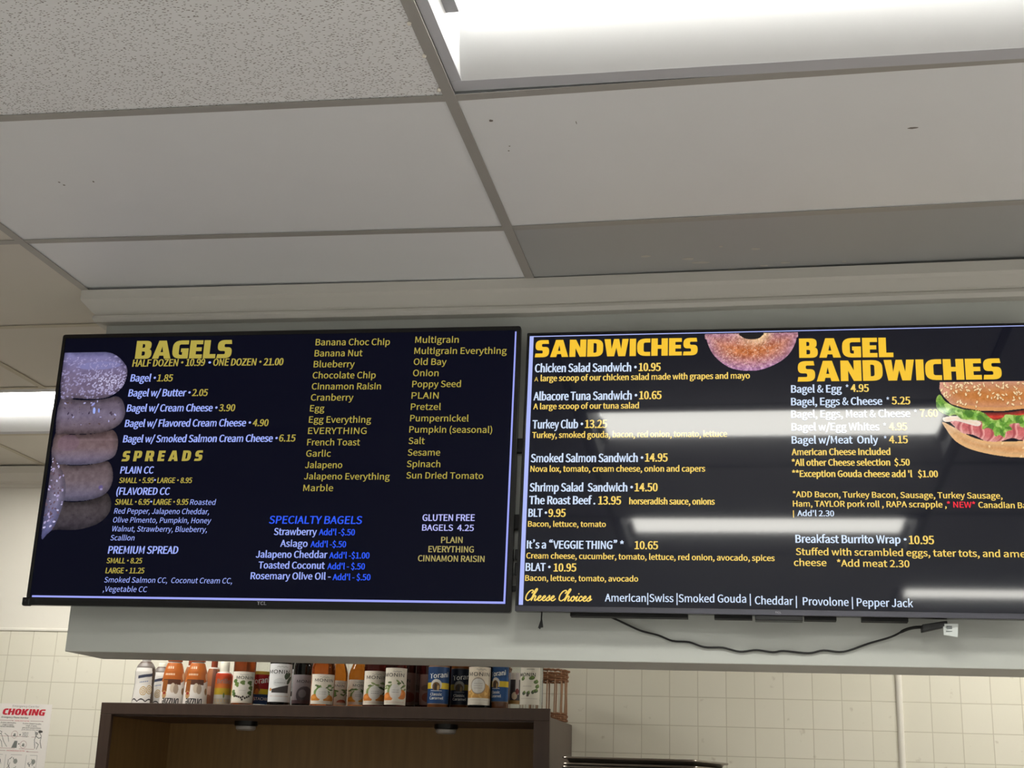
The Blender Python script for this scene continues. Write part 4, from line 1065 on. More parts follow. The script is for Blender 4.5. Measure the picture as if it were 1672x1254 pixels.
def ring_mesh(W, H, l, r, b, t, rad, y0, y1, name, m, parent):
    """picture frame: outer rounded rectangle with a rectangular opening, given depth"""
    o = rrect(-W / 2, -H / 2, W / 2, H / 2, rad)
    i = [(-W / 2 + l, -H / 2 + b), (W / 2 - r, -H / 2 + b), (W / 2 - r, H / 2 - t), (-W / 2 + l, H / 2 - t)]
    vs, tr = fill2d([o, i])
    mb = MB(); n = len(vs)
    mb.add([(a, y0, c) for a, c in vs] + [(a, y1, c) for a, c in vs], [q for q in tr] + [tuple(k + n for k in q[::-1]) for q in tr])
    no = len(o)
    mb.add([(a, y0, c) for a, c in o] + [(a, y1, c) for a, c in o], [(k, (k + 1) % no, no + (k + 1) % no, no + k) for k in range(no)])
    mb.add([(a, y0, c) for a, c in i] + [(a, y1, c) for a, c in i], [(k, (k + 1) % 4, 4 + (k + 1) % 4, 4 + k) for k in range(4)])
    ob = mb.build(name, m, parent)
    bm = bmesh.new(); bm.from_mesh(ob.data); bmesh.ops.remove_doubles(bm, verts=bm.verts, dist=1e-6); bmesh.ops.recalc_face_normals(bm, faces=bm.faces[:]); bm.to_mesh(ob.data); bm.free()
    md = ob.modifiers.new('bevel', 'BEVEL'); md.width = .0018; md.segments = 2; md.limit_method = 'ANGLE'; md.angle_limit = math.radians(50)
    return ob


def tv(label, loc, rot, W, H, bez, num):
    root = empty('menu_screen', loc, rot)
    tag(root, label, 'menu screen', 'menu screens on the header')
    l, r, b, t = bez
    ring_mesh(W, H, l, r, b, t, .007 if num == 1 else .003, 0, .016, 'bezel', M_BLACK, root)
    sc = MB().box((-W / 2 + l - .002, .002, -H / 2 + b - .002), (W / 2 - r + .002, .006, H / 2 - t + .002)).build('screen', BG1 if num == 1 else BG2, root)
    bk = MB()
    bk.box((-W / 2 + .006, .016, -H / 2 + .006), (W / 2 - .006, .024, H / 2 - .006))
    bk.box((-W / 2 + .07, .024, -H / 2 + .012), (W / 2 - .07, .046, H / 2 - .12))
    bk.build('back_housing', M_BLACKM, root, bevel=.003)
    return root, sc


def mark(root, x0, x1, z, h, y):
    v, f = glyph_run('TCL', .03, .02)
    v = v.copy(); mn, mx = v[:, 0].min(), v[:, 0].max()
    mb = MB(); vs = [((a - mn) / (mx - mn) * (x1 - x0) + x0, y, z + b * h) for a, b in v]
    mb.add(vs, f); mb.add([(a, y + .0006, c) for a, b, c in vs], f)
    return mb.build('maker_mark', M_LOGO, root, fix=False)


# ---- left screen
tv1, sc1 = tv('black-framed menu screen headed BAGELS with stacked bagels down its left side', (-.6295, 3.0671, CZ - .4942), (-.0005, .0018, .0151), 1.224, .7101, (.009, .011, .0195, .011), 1)
lettering(1, ['y1', 'w1', 'b1', 'v1', 'd1', 'bar1'], [((-597.5, -336.2), (598, -334.4), (598, -329.2), (-597.5, -331.0), 'bar1'), ((593.3, -333), (598, -333), (601.2, 341), (597.2, 341), 'bar1')], sc1, .0011)
mark(tv1, -.0099, .0141, -.3458, .0078, -.0004)
bump = MB()
bump.box((-.622, -.002, -.357), (-.600, .014, -.335)); bump.build('corner_pad', M_BLACK, tv1, bevel=.004)
mt = MB()
for z in (.06, -.13):
    mt.box((.50, .046, z - .018), (.645, .066, z + .018))
for a, b in (((.612, -.225), (.64, -.20)), ((.612, -.262), (.642, -.232)), ((.606, -.300), (.64, -.287))):
    mt.box((a[0], .030, a[1]), (b[0], .050, b[1]))
mt.box((-.35, .046, -.02), (.5, .066, .02))
mt.build('wall_mount', M_STEEL, tv1, bevel=.002)

# ---- right screen
tv2, sc2 = tv('black-framed menu screen headed SANDWICHES mirroring bright lights, cut by the right edge', (.5939, 3.0671, CZ - .5061), (-.0435, .0038, .0023), 1.1934, .6923, (.006, .006, .0135, .0055), 2)
lettering(2, ['y2', 'z2', 'w2', 'r2', 'bar2'], [((-588.5, -331), (-578.5, -331), (-580.2, 337.2), (-590.0, 337.2), 'bar2'), ((-590, 335.6), (588, 338.4), (588, 340.4), (-590, 338.0), 'bar2')], sc2, .0011)
sp = MB().box((-.5964, -.0035, -.3462), (.5964, .0005, -.3335)).build('lower_strip', M_SATIN, tv2, bevel=.001)
mark(tv2, -.0049, .0087, -.3418, .0036, -.0042)
ir = MB().box((-.049, .001, -.357), (.056, .03, -.3455)).build('sensor_box', M_BLACK, tv2, bevel=.0015)
for a, b in ((-.47, -.20), (-.14, -.055), (.06, .13), (.185, .285)):
    MB().box((a, .020, -.3515), (b, .045, -.340)).build('speaker_slot', M_BLACKM, tv2)
sb = MB(); sb.box((-.44, .044, -.05), (.44, .058, .05)); sb.box((-.2, .044, -.2), (-.17, .058, .2)); sb.box((.17, .044, -.2), (.2, .058, .2))
sb.build('wall_mount', M_STEEL, tv2, bevel=.002)
sr = MB(); sr.tube([(-.541, .050, -.33), (-.542, .052, -.358), (-.545, .052, -.378)], .0018, 6)
sr.add([(-.549, .050, -.376), (-.537, .050, -.374), (-.541, .050, -.35), (-.549, .054, -.376), (-.537, .054, -.374), (-.541, .054, -.35)], [(0, 1, 2), (5, 4, 3), (0, 3, 4, 1), (1, 4, 5, 2), (2, 5, 3, 0)])
sr.build('mount_strap', M_BLACKM, tv2)


# ---------------------------------------------------------------- pictures on the screens
def picture(name, bbox, step, y, material, parent, paint):
    u0, v0, u1, v1 = bbox
    U, V = np.meshgrid(np.arange(u0, u1 + step, step), np.arange(v0, v1 + step, step))
    rgb = np.zeros(U.shape + (3,)); mask = np.zeros(U.shape, bool)
    paint(U, V, rgb, mask)
    P = np.stack([U / 1000, np.full(U.shape, y), V / 1000], -1)
    rgb = np.clip(rgb, 0, 255)
    return grid_mesh(name, U, V, P, rgb, mask, material, parent)


def smoothp(poly):
    p = [poly[-1]] + list(poly) + [poly[0], poly[1]]
    out = []
    for i in range(1, len(p) - 2):
        P0, P1, P2, P3 = [np.array(q) for q in p[i - 1:i + 3]]
        for k in range(3):
            t = k / 3
            out.append(tuple(.5 * (2 * P1 + (P2 - P0) * t + (2 * P0 - 5 * P1 + 4 * P2 - P3) * t * t + (3 * P1 - P0 - 3 * P2 + P3) * t ** 3)))
    return out


def setc(rgb, m, c, a=1.0):
    rgb[m] = rgb[m] * (1 - a) + np.array(c) * a


def paint_stack(U, V, rgb, mask):
    g = np.random.default_rng(5)

    def body(key, top, mid, low):
        p = smoothp(POLY[key]); m = inside(p, U, V) & (U > -602)
        vv = [q[1] for q in p]; lo, hi = min(vv), max(vv)
        t = np.clip((V - lo) / (hi - lo), 0, 1)
        d = edge_dist(p, U, V)
        c = np.where(t[..., None] > .5, np.array(mid) + (np.array(top) - np.array(mid)) * ((t - .5) * 2)[..., None], np.array(low) + (np.array(mid) - np.array(low)) * (t * 2)[..., None])
        c = c * (.62 + .28 * np.clip(d / 16, 0, 1))[..., None]
        c = c + ((smooth_noise(U, V, 9, 3) - .5) * 16 + (smooth_noise(U, V, 3, 4) - .5) * 8)[..., None]
        rgb[m] = c[m]; np.logical_or(mask, m, out=mask)
        return p, m, t, d
    p, m, t, d = body('bagel_e', (58, 50, 50), (78, 70, 74), (62, 56, 66))
    for _ in range(6):
        x, z = g.uniform(-520, -440), g.uniform(min(q[1] for q in p) + 15, max(q[1] for q in p) - 15)
        setc(rgb, m & ell(U, V, x, z, 3, 2), (46, 40, 46), .6)
    p, m, t, d = body('bagel_d', (92, 76, 78), (122, 106, 112), (112, 108, 136))
    setc(rgb, m & ell(U, V, -452, -56, 6, 5, .4), (96, 84, 130)); setc(rgb, m & ell(U, V, -450, -61, 4, 3), (150, 140, 180))
    setc(rgb, m & (t > .93), (50, 42, 44), .6)
    p, m, t, d = body('bagel_c', (106, 84, 84), (128, 106, 110), (122, 116, 146))
    setc(rgb, m & ell(U, V, -556, 60, 30, 22), (128, 98, 130), .22)
    setc(rgb, m & (abs(t - .72) < .03) & (U > -540), (146, 124, 132), .22)
    p, m, t, d = body('bagel_b', (100, 86, 96), (128, 116, 140), (110, 92, 96))
    for _ in range(75):
        x = g.uniform(-590, -425); z = g.uniform(105, 195); a = g.uniform(1.6, 4)
        k = (z - 105) / 90
        if g.random() > .25 + .75 * k:
            continue
        c = [(60, 50, 70), (84, 66, 62), (172, 168, 214), (70, 58, 74)][g.integers(4)]
        setc(rgb, m & ell(U, V, x, z, a, a * .5, g.uniform(0, 3.1)), c)
    setc(rgb, m & ell(U, V, -497, 146, 3.6, 9, .1), (160, 178, 250)); setc(rgb, m & ell(U, V, -484, 146, 2.5, 6, .2), (140, 152, 222)); setc(rgb, m & ell(U, V, -502, 163, 6, 3, .8), (150, 150, 210))
    p, m, t, d = body('bagel_a', (146, 144, 204), (128, 114, 146), (126, 110, 132))
    setc(rgb, m & ell(U, V, -500, 268, 60, 11, .03), (128, 126, 176), .8)
    ctr = (-492, 222)
    for _ in range(620):
        x = g.uniform(-600, -415); z = g.uniform(178, 292)
        k = math.exp(-((x + 470) / 62) ** 2 - ((z - 222) / 30) ** 2)
        if g.random() > .4 + .7 * k:
            continue
        th = g.uniform(-.6, 1.6); a = g.uniform(2.6, 4.0)
        setc(rgb, m & ell(U, V, x, z, a + .9, a * .62 + .7, th), (92, 78, 108), .75 * min(1, k + .25))
        setc(rgb, m & ell(U, V, x, z, a, a * .58, th), (180 + 26 * k, 174 + 26 * k, 222 + 10 * k), .5 + .5 * k)
    p, m, t, d = body('bagel_f', (124, 104, 112), (132, 124, 152), (116, 118, 176))
    for _ in range(120):
        x = g.uniform(-606, -548); z = g.uniform(-170, 35)
        if -612 < x < -556 + 14 * math.cos((z + 50) / 70):
            a = g.uniform(2.2, 4.4)
            setc(rgb, m & ell(U, V, x, z, a, a * .6, g.uniform(0, 3.1)), [(200, 194, 232), (92, 70, 82), (170, 158, 200), (104, 84, 96)][g.integers(4)])


picture('bagel_picture', (-603, -205, -395, 305), 1.0, .0013, PIC1, sc1, paint_stack)


def paint_ring(U, V, rgb, mask):
    g = np.random.default_rng(8)
    p = smoothp(POLY['ring']); m = inside(p, U, V) & (V < 335)
    h = smoothp(POLY['ring_hole'])
    d = edge_dist(p, U, V); dh = edge_dist(h, U, V)
    k = np.clip(d / 46, 0, 1)[..., None]
    c = np.array((176, 128, 150)) * (1 - k) + np.array((196, 112, 62)) * k
    k2 = np.clip(1 - dh / 26, 0, 1)[..., None] * np.clip(.55 + .012 * (U + 60), .25, 1)[..., None]
    c = c * (1 - k2) + np.array((232, 196, 142)) * k2
    low = np.clip((V - 240) / 40, 0, 1)[..., None]
    c = c * low + (np.array((178, 132, 190)) * .55 + c * .45) * (1 - low)
    c = c + ((smooth_noise(U, V, 5, 1) - .5) * 60 + (smooth_noise(U, V, 2, 2) - .5) * 46)[..., None]
    rgb[m] = c[m]
    for _ in range(520):
        x, z = g.uniform(-195, 25), g.uniform(245, 335)
        setc(rgb, m & ell(U, V, x, z, g.uniform(.9, 1.7), g.uniform(.7, 1.1), g.uniform(0, 3)), (246, 214, 196), .6)
    mi = inside(h, U, V)
    setc(rgb, mi & m, (14, 13, 16))
    np.logical_or(mask, m, out=mask)


ub = [q[0] for q in POLY['ring']]; vb = [q[1] for q in POLY['ring']]
picture('ring_bagel_picture', (min(ub) - 2, min(vb) - 2, max(ub) + 2, 335), 1.0, .0013, PIC2, sc2, paint_ring)


def paint_burger(U, V, rgb, mask):
    g = np.random.default_rng(9)
    lim = (U < 586)

    def lay(key, ca, cb, edge, dark=.7, nz=16):
        p = smoothp(POLY[key]) if key not in ('bun_top',) else POLY[key]
        m = inside(p, U, V) & lim
        d = edge_dist(p, U, V); k = np.clip(d / edge, 0, 1)[..., None]
        c = np.array(ca) * (1 - k) + np.array(cb) * k
        c = c * (dark + (1 - dark) * k)
        c = c + ((smooth_noise(U, V, 7, 6) - .5) * nz + (smooth_noise(U, V, 2.5, 7) - .5) * nz)[..., None]
        rgb[m] = c[m]; np.logical_or(mask, m, out=mask)
        return p, m, d
    p, m, d = lay('bun_bottom', (236, 196, 150), (206, 136, 72), 26, .95)
    vb = [q[1] for q in p]
    setc(rgb, m & (d < 7) & (V < min(vb) + 60), (232, 178, 112), .6)
    for _ in range(26):
        x, z = g.uniform(450, 586), g.uniform(min(vb) + 4, max(vb) - 20)
        setc(rgb, m & ell(U, V, x, z, 3.4, 1.9, g.uniform(.6, 2.2)), (246, 214, 160), .85)
    lay('tomato', (150, 40, 30), (226, 62, 44), 12, .6, 22)
    p, m, d = lay('ham', (240, 168, 160), (206, 104, 104), 12, .9, 20)
    for k in range(9):
        x = 410 + k * 24
        setc(rgb, m & (abs((U - x) - .5 * (V - 120) - 6 * np.sin(V / 9)) < 2.4), (160, 66, 72), .65)
        setc(rgb, m & (abs((U - x - 6) - .5 * (V - 120) - 6 * np.sin(V / 9)) < 2.0), (248, 190, 180), .6)
    lay('cheese', (250, 238, 224), (240, 214, 190), 6, .95, 8)
    p, m, d = lay('lettuce', (170, 206, 92), (104, 158, 52), 8, .9, 40)
    w = np.sin(U / 7 + 3 * smooth_noise(U, V, 14, 2)) * np.sin(V / 6 + 4 * smooth_noise(U, V, 12, 9))
    setc(rgb, m & (w > .55), (196, 224, 130), .7); setc(rgb, m & (w < -.5), (62, 112, 34), .75)
    p, m, d = lay('bun_top', (222, 160, 130), (198, 124, 60), 30, .92)
    vt = max(q[1] for q in p)
    setc(rgb, m & ell(U, V, 372, 190, 30, 34, .5), (236, 170, 160), .45)
    setc(rgb, m & (V < 148) & (d < 9), (226, 160, 84), .6)
    for _ in range(170):
        x, z = g.uniform(342, 586), g.uniform(140, vt)
        if g.random() > np.clip((z - 132) / 50, .08, 1):
            continue
        th = g.uniform(.4, 2.6); a = g.uniform(3.0, 4.4)
        setc(rgb, m & ell(U, V, x, z - 1, a + .8, a * .5 + .8, th), (140, 80, 36), .6)
        setc(rgb, m & ell(U, V, x, z, a, a * .48, th), (252, 226, 178), .95)


ub = [q[0] for k in ('bun_top', 'lettuce', 'bun_bottom') for q in POLY[k]]; vb = [q[1] for k in ('bun_top', 'bun_bottom') for q in POLY[k]]
picture('sandwich_picture', (min(ub) - 2, min(vb) - 2, 588, max(vb) + 2), 1.0, .0013, PIC2, sc2, paint_burger)

# ---------------------------------------------------------------- cord hanging under the right screen
cord = empty('power_cord', (.93, YH - .045, 1.869))
tag(cord, 'thin black power cord sagging under the right menu screen to its small adapter', 'cord')
pts = [(.17, YH - .011, 1.915), (.2005, YH - .012, 1.8936), (.2294, YH - .010, 1.8811), (.2796, YH - .009, 1.8592), (.3222, YH - .007, 1.8486), (.3547, YH - .006, 1.8365), (.3926, YH - .006, 1.8343), (.4275, YH - .006, 1.8237), (.4692, YH - .006, 1.8231), (.5078, YH - .006, 1.8147), (.5451, YH - .006, 1.8188), (.582, YH - .006, 1.8146), (.6067, YH - .006, 1.8178), (.661, YH - .006, 1.814), (.6951, YH - .006, 1.8207), (.7395, YH - .006, 1.8187), (.7965, YH - .008, 1.8381), (.8439, YH - .014, 1.8524), (.872, YH - .028, 1.866), (.89, YH - .04, 1.8705), (.9073, YH - .05, 1.871)]
tp = [Vector(a) for a in pts]
dense = []
for i in range(len(tp) - 1):
    P0, P1, P2, P3 = tp[max(i - 1, 0)], tp[i], tp[i + 1], tp[min(i + 2, len(tp) - 1)]
    for k in range(5):
        t = k / 5
        dense.append(.5 * (2 * P1 + (P2 - P0) * t + (2 * P0 - 5 * P1 + 4 * P2 - P3) * t * t + (3 * P1 - P0 - 3 * P2 + P3) * t ** 3))
dense.append(tp[-1])
M_CORD = mat('black cord rubber', (14, 14, 15), .5)
off = Vector(cord.location)
MB().tube([p - off for p in dense], [.0023] * (len(dense) - 12) + [.0036] * 12, 8).build('cable', M_CORD, cord)
ad = MB()
ad.add([(-.0235, -.016, .0065), (-.0235, -.016, -.0095), (.031, -.016, .0033), (.031, -.016, .0155), (-.0235, .014, .0065), (-.0235, .014, -.0095), (.031, .014, .0033), (.031, .014, .0155)],
       [(0, 1, 2, 3), (7, 6, 5, 4), (0, 4, 5, 1), (1, 5, 6, 2), (2, 6, 7, 3), (3, 7, 4, 0)])
ada = ad.build('adapter', M_CORD, cord, bevel=.002)
stk = MB()
q = [(.0205, .0085), (.053, .0085), (.050, -.0205), (.034, -.0175), (.022, -.016)]
stk.add([(a, -.0175 + .002 * math.sin(a * 90), b) for a, b in q] + [(a, -.0167 + .002 * math.sin(a * 90), b) for a, b in q], [(0, 1, 2, 3, 4), (9, 8, 7, 6, 5)] + [(k, (k + 1) % 5, 5 + (k + 1) % 5, 5 + k) for k in range(5)])
for (a, b, c, d) in ((.028, .044, .004, -.003), (.026, .046, -.007, -.0085)):
    stk.add([(a, -.0186, c), (b, -.0176, c), (b, -.0176, d), (a, -.0186, d)], [(0, 1, 2, 3)], 1)
s_o = stk.build('sticker', [mat('white sticker', (206, 212, 210), .35), mat('sticker print', (120, 126, 126), .5)], ada)
s_o['label'] = 'white printed sticker'

# ================================================================ kitchen side: cabinet and what stands on it
M_WOOD = mat('dark walnut veneer', (66, 50, 41), .45, noise=(6, .28, 5, (9, 9, .8)))
M_WOOD_IN = mat('tan wood lining', (134, 104, 62), .5, noise=(5, .30, 5, (10, 10, .7)))
M_WOOD_SIDE = mat('grey brown veneer', (96, 84, 76), .5, noise=(5, .18, 5, (10, 10, .7)))
TILT = -.01105
CABX, CABY = -1.753, 4.57
CW, CD, CH = 1.629, .57, 1.737
cab = empty('display_cabinet', (CABX, CABY, 0), (0, TILT, 0))
tag(cab, 'dark wooden open-front cabinet against the tile wall, bottles crowded on its top', 'cabinet')
TOPZ = CH - .028       # the box top lies below the lip of the face frame
MB().box((.0, .02, .0), (.02, CD, TOPZ)).build('side_panel', M_WOOD_SIDE, cab)
MB().box((CW - .02, .02, .018), (CW, CD, TOPZ)).build('side_panel', M_WOOD_SIDE, cab)
MB().box((.02, .02, TOPZ - .018), (CW - .02, CD, TOPZ)).build('top_panel', M_WOOD, cab)
MB().box((.02, CD - .012, .02), (CW - .02, CD, TOPZ - .018)).build('back_panel', M_WOOD_IN, cab)
MB().box((.02, .021, .02), (.0215, CD - .012, TOPZ - .018)).build('side_lining', M_WOOD_IN, cab)
MB().box((.02, .02, .86), (CW - .02, CD - .012, .88)).build('shelf', M_WOOD, cab)
MB().box((0, 0, CH - .0405), (CW, .02, CH)).build('top_rail', M_WOOD, cab, bevel=.0015)
MB().box((0, 0, .0), (.0425, .02, CH - .0405)).build('stile', M_WOOD, cab, bevel=.0015)
MB().box((CW - .055, 0, .018), (CW, .02, CH - .0405)).build('stile', M_WOOD, cab, bevel=.0015)
M_PUCK = mat('puck light rim', (22, 20, 18), .35); M_PUCKL = mat('unlit puck lens', (176, 172, 166), .3)
for px in (.445, 1.208):
    pk = MB(); pk.lathe([(0, TOPZ - .018), (.043, TOPZ - .018), (.043, TOPZ - .033), (.038, TOPZ - .036), (0, TOPZ - .036)], 32, (px, .28, 0))
    pko = pk.build('puck_light', M_PUCK, cab)
    pl = MB(); pl.lathe([(0, TOPZ - .036), (.037, TOPZ - .036), (.036, TOPZ - .046), (.030, TOPZ - .051), (0, TOPZ - .052)], 32, (px, .28, 0))
    pl.build('puck_lens', M_PUCKL, pko)


def base_z(x):
    return TOPZ + (x - CABX) * .01105 + .0009


# ---- bottle materials
def liquid(name, rgb, rough=.06, trans=.85):
    return mat(name, rgb, rough, spec=.6, trans=trans, ior=1.33)


L_AMBER = liquid('amber syrup', (138, 66, 30))
L_ORANGE = liquid('orange amber syrup', (184, 98, 42))
L_PALE = liquid('golden syrup', (204, 126, 46))
L_RED = liquid('dark red syrup', (76, 28, 24))
L_MAROON = mat('maroon syrup', (58, 18, 16), .08, spec=.6)
L_BLACK = mat('near black syrup', (14, 13, 13), .08, spec=.6)
L_CLEAR = mat('clear glass bottle', (236, 240, 238), .03, trans=.95, ior=1.2, spec=.6)
L_CARAMEL = mat('caramel in glass', (120, 70, 36), .08, spec=.6)
M_PRINT = paint_mat('printed label', .42)
M_INK = mat('dark label ink', (24, 23, 24), .5); M_INKW = mat('white label ink', (240, 240, 238), .5); M_INKG = mat('grey label ink', (128, 126, 124), .5)
M_CAPW = mat('white plastic cap', (232, 228, 214), .4); M_CAPG = mat('grey plastic cap', (176, 172, 168), .4); M_CAPO = mat('orange plastic cap', (168, 78, 26), .35); M_CAPB = mat('red brown cap', (128, 56, 32), .4); M_CAPK = mat('black pourer cap', (20, 20, 20), .4); M_CAPGOLD = mat('gold cap', (196, 160, 66), .35)

INKS = [M_PRINT, M_INK, M_INKW, M_INKG]


def wrap_print(name, parent, R, z0, z1, half, paint, texts, step=.0011, gap=.0006):
    """printed wrapper on a round bottle: R is a radius or a function of z; s in -1..1 across, t in 0..1 up"""
    rf = R if callable(R) else (lambda z: R + 0 * z)
    ns = max(24, int(2 * half * float(rf((z0 + z1) / 2)) / step)); nt_ = max(24, int((z1 - z0) / step))
    s, t = np.meshgrid(np.linspace(-1, 1, ns), np.linspace(0, 1, nt_))
    rgb = np.full(s.shape + (3,), 232.0)
    paint(s, t, rgb)
    z = z0 + t * (z1 - z0); rad = rf(z) + gap; a = s * half
    P = np.stack([rad * np.sin(a), -rad * np.cos(a), z], -1)
    vs = []; fs = []; mi = []
    for (body, s0, s1, tb, cap, ink, sty, slope) in texts:
        Rm = float(rf((z0 + z1) / 2)); H = z1 - z0
        v, f = place_run(body, (s0 * half * Rm, tb * H), (s1 * half * Rm, (tb + slope) * H), cap * H, sty)
        if ink >= 10:       # printed upside down
            ink -= 10
            cx, cy = v[:, 0].mean(), v[:, 1].mean()
            v = np.stack([2 * cx - v[:, 0], 2 * cy - v[:, 1]], -1)
        n = len(vs)
        for x, y in v:
            zz = z0 + y; r_ = float(rf(np.array(zz))) + gap + .0005; aa = x / Rm
            vs.append((r_ * math.sin(aa), -r_ * math.cos(aa), zz))
        fs += [tuple(i + n for i in q) for q in f]; mi += [ink] * len(f)
    o = grid_mesh(name, s, t, P, rgb, np.ones(s.shape, bool), M_PRINT, parent, (vs, fs, INKS, mi))
    for p in o.data.polygons:
        p.use_smooth = True
    return o


def facing(x, y, extra=0.0):
    return math.atan2(.54 - x, y) + extra


def lathe_part(name, prof, m, root, n=36):
    b = MB(); b.lathe(prof, n)
    return b.build(name, m, root)


# ---- label artwork
def art_fruit(fruit, leaf=(92, 128, 56), fx=((-.55, .2), (.5, .18)), oval=True, base=(228, 220, 206), tall=False):
    def f(s, t, rgb):
        rgb[:] = base
        rgb += ((smooth_noise(s * 40, t * 60, 3, 3) - .5) * 6)[..., None]
        g = np.random.default_rng(int(fruit[0] * 7 + fruit[1]))
        for k in range(16):
            x = g.uniform(.1, .85) * (1 if k % 3 else -1); z = g.uniform(.35, .64)
            setc(rgb, ell(s, t, x, z, .17, .028, g.uniform(-1, 1) * .3), leaf if k % 2 else (64, 86, 44), .85)
        for k in range(7):
            setc(rgb, ell(s, t, -.62 + .05 * k, .34 + .02 * k, .05, .12, .05), leaf, .7)
        for x, z in fx:
            m = ell(s, t, x, z, .42, .13)
            setc(rgb, m, fruit, .95)
            setc(rgb, ell(s, t, x - .1, z + .03, .2, .05), tuple(min(255, c + 40) for c in fruit), .5)
        if oval:
            setc(rgb, ell(s, t, -.02, .36, .46, .2), (222, 218, 214), .95)
            for z in (.40, .34):
                setc(rgb, (abs(t - z) < .012) & (abs(s) < .28) & (np.sin(s * 60) > -.3), (150, 146, 146), .8)
        setc(rgb, (t < .115), base, 1); setc(rgb, (abs(t - .075) < .010) & (abs(s) < .75) & (np.sin(s * 70) > -.5), (198, 150, 140), .7)
        setc(rgb, (abs(t - .90 - .01 * np.sin(s * 25)) < .010) & (abs(s - .1) < .35), (168, 162, 158), .9)
    return f


def art_ivy(s, t, rgb):
    rgb[:] = (226, 220, 208)
    for x, z, c in ((-.6, .70, (74, 104, 44)), (-.45, .60, (98, 124, 56)), (.0, .66, (96, 116, 60)), (-.75, .36, (84, 110, 50)), (-.66, .28, (70, 96, 44)), (.55, .66, (80, 100, 50)), (.66, .5, (92, 116, 56)), (.6, .34, (70, 92, 44))):
        setc(rgb, ell(s, t, x, z, .19, .055, .1), c, .95); setc(rgb, ell(s, t, x + .07, z - .05, .11, .05), c, .95)
    setc(rgb, ell(s, t, .05, .42, .36, .16), (220, 214, 206), .9)
    setc(rgb, (abs(t - .40) < .014) & (abs(s) < .26) & (np.sin(s * 60) > -.3), (176, 166, 156), .8)
    for x, z in ((-.35, .21), (-.2, .19), (-.05, .17), (.1, .2), (.25, .16), (.4, .19), (.55, .22), (-.48, .22), (.05, .11)):
        setc(rgb, ell(s, t, x, z, .075, .035), (52, 38, 34), .95)
    setc(rgb, (t < .05), (214, 196, 180), .6)
    setc(rgb, (abs(t - .90 - .01 * np.sin(s * 25)) < .010) & (abs(s - .1) < .35), (168, 162, 158), .9)


def art_pod(s, t, rgb):
    rgb[:] = (224, 224, 226)
    for x, z, a in ((.55, .68, .24), (.72, .6, .2), (.62, .54, .16), (.4, .7, .14)):
        setc(rgb, ell(s, t, x, z, a, .06, .3), (62, 78, 58), .95)
    setc(rgb, ell(s, t, .0, .5, .5, .12), (206, 208, 210), .9)
    setc(rgb, (abs(t - .50) < .014) & (abs(s) < .4) & (np.sin(s * 50) > -.3), (140, 140, 142), .8)
    setc(rgb, ((t > .24) & (t < .34 + .10 * (s + .5)) & (s > -.6) & (s < .62)), (56, 50, 50), .97)
    setc(rgb, ell(s, t, -.72, .32, .12, .04), (196, 132, 70), .9)
    setc(rgb, (abs(t - .15) < .010) & (abs(s) < .7) & (np.sin(s * 70) > -.5), (196, 168, 162), .7)
    setc(rgb, (abs(t - .92 - .01 * np.sin(s * 25)) < .010) & (abs(s - .1) < .4), (168, 166, 166), .9)


def art_pod_shaded(s, t, rgb):  # pod label with shade mixed into its print colours
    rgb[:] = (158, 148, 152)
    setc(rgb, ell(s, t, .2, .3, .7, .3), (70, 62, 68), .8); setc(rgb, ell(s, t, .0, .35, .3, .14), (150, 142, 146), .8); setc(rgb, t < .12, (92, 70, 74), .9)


def art_shaded(s, t, rgb):  # back-row label, print colours darkened to stand for shade
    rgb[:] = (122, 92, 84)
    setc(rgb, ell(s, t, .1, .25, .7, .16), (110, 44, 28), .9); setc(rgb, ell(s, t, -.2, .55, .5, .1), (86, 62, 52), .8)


def art_blue(b=(34, 74, 128), shade_k=1.0):  # a factor below one paints shade into every print colour
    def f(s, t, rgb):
        rgb[:] = np.array(b) * shade_k
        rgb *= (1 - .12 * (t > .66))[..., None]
        setc(rgb, (t > .40) & (t < .56), np.array((226, 196, 52)) * shade_k)
        m = ell(s, t, -.18, .50, .36, .155) & (t > .40)
        setc(rgb, m, np.array((220, 216, 210)) * shade_k); setc(rgb, ell(s, t, -.18, .46, .26, .12) & (t > .38), np.array((116, 86, 54)) * shade_k)
        setc(rgb, ell(s, t, -.22, .45, .10, .10), np.array((60, 46, 40)) * shade_k); setc(rgb, ell(s, t, -.05, .43, .06, .07), np.array((196, 160, 100)) * shade_k)
        setc(rgb, (abs(t - .355) < .008) & (abs(s + .18) < .36), np.array((190, 196, 210)) * shade_k)
        setc(rgb, (t > .975) | (t < .02), np.array((150, 120, 96)) * shade_k)
    return f


def art_red(s, t, rgb):
    rgb[:] = (30, 70, 122)
    setc(rgb, t > .46, (168, 32, 38)); setc(rgb, (t > .30) & (t < .46), (226, 200, 44)); setc(rgb, t > .90, (206, 172, 74))
    setc(rgb, ell(s, t, -.35, .46, .3, .14), (128, 66, 40)); setc(rgb, ell(s, t, -.25, .38, .14, .09), (200, 140, 70))


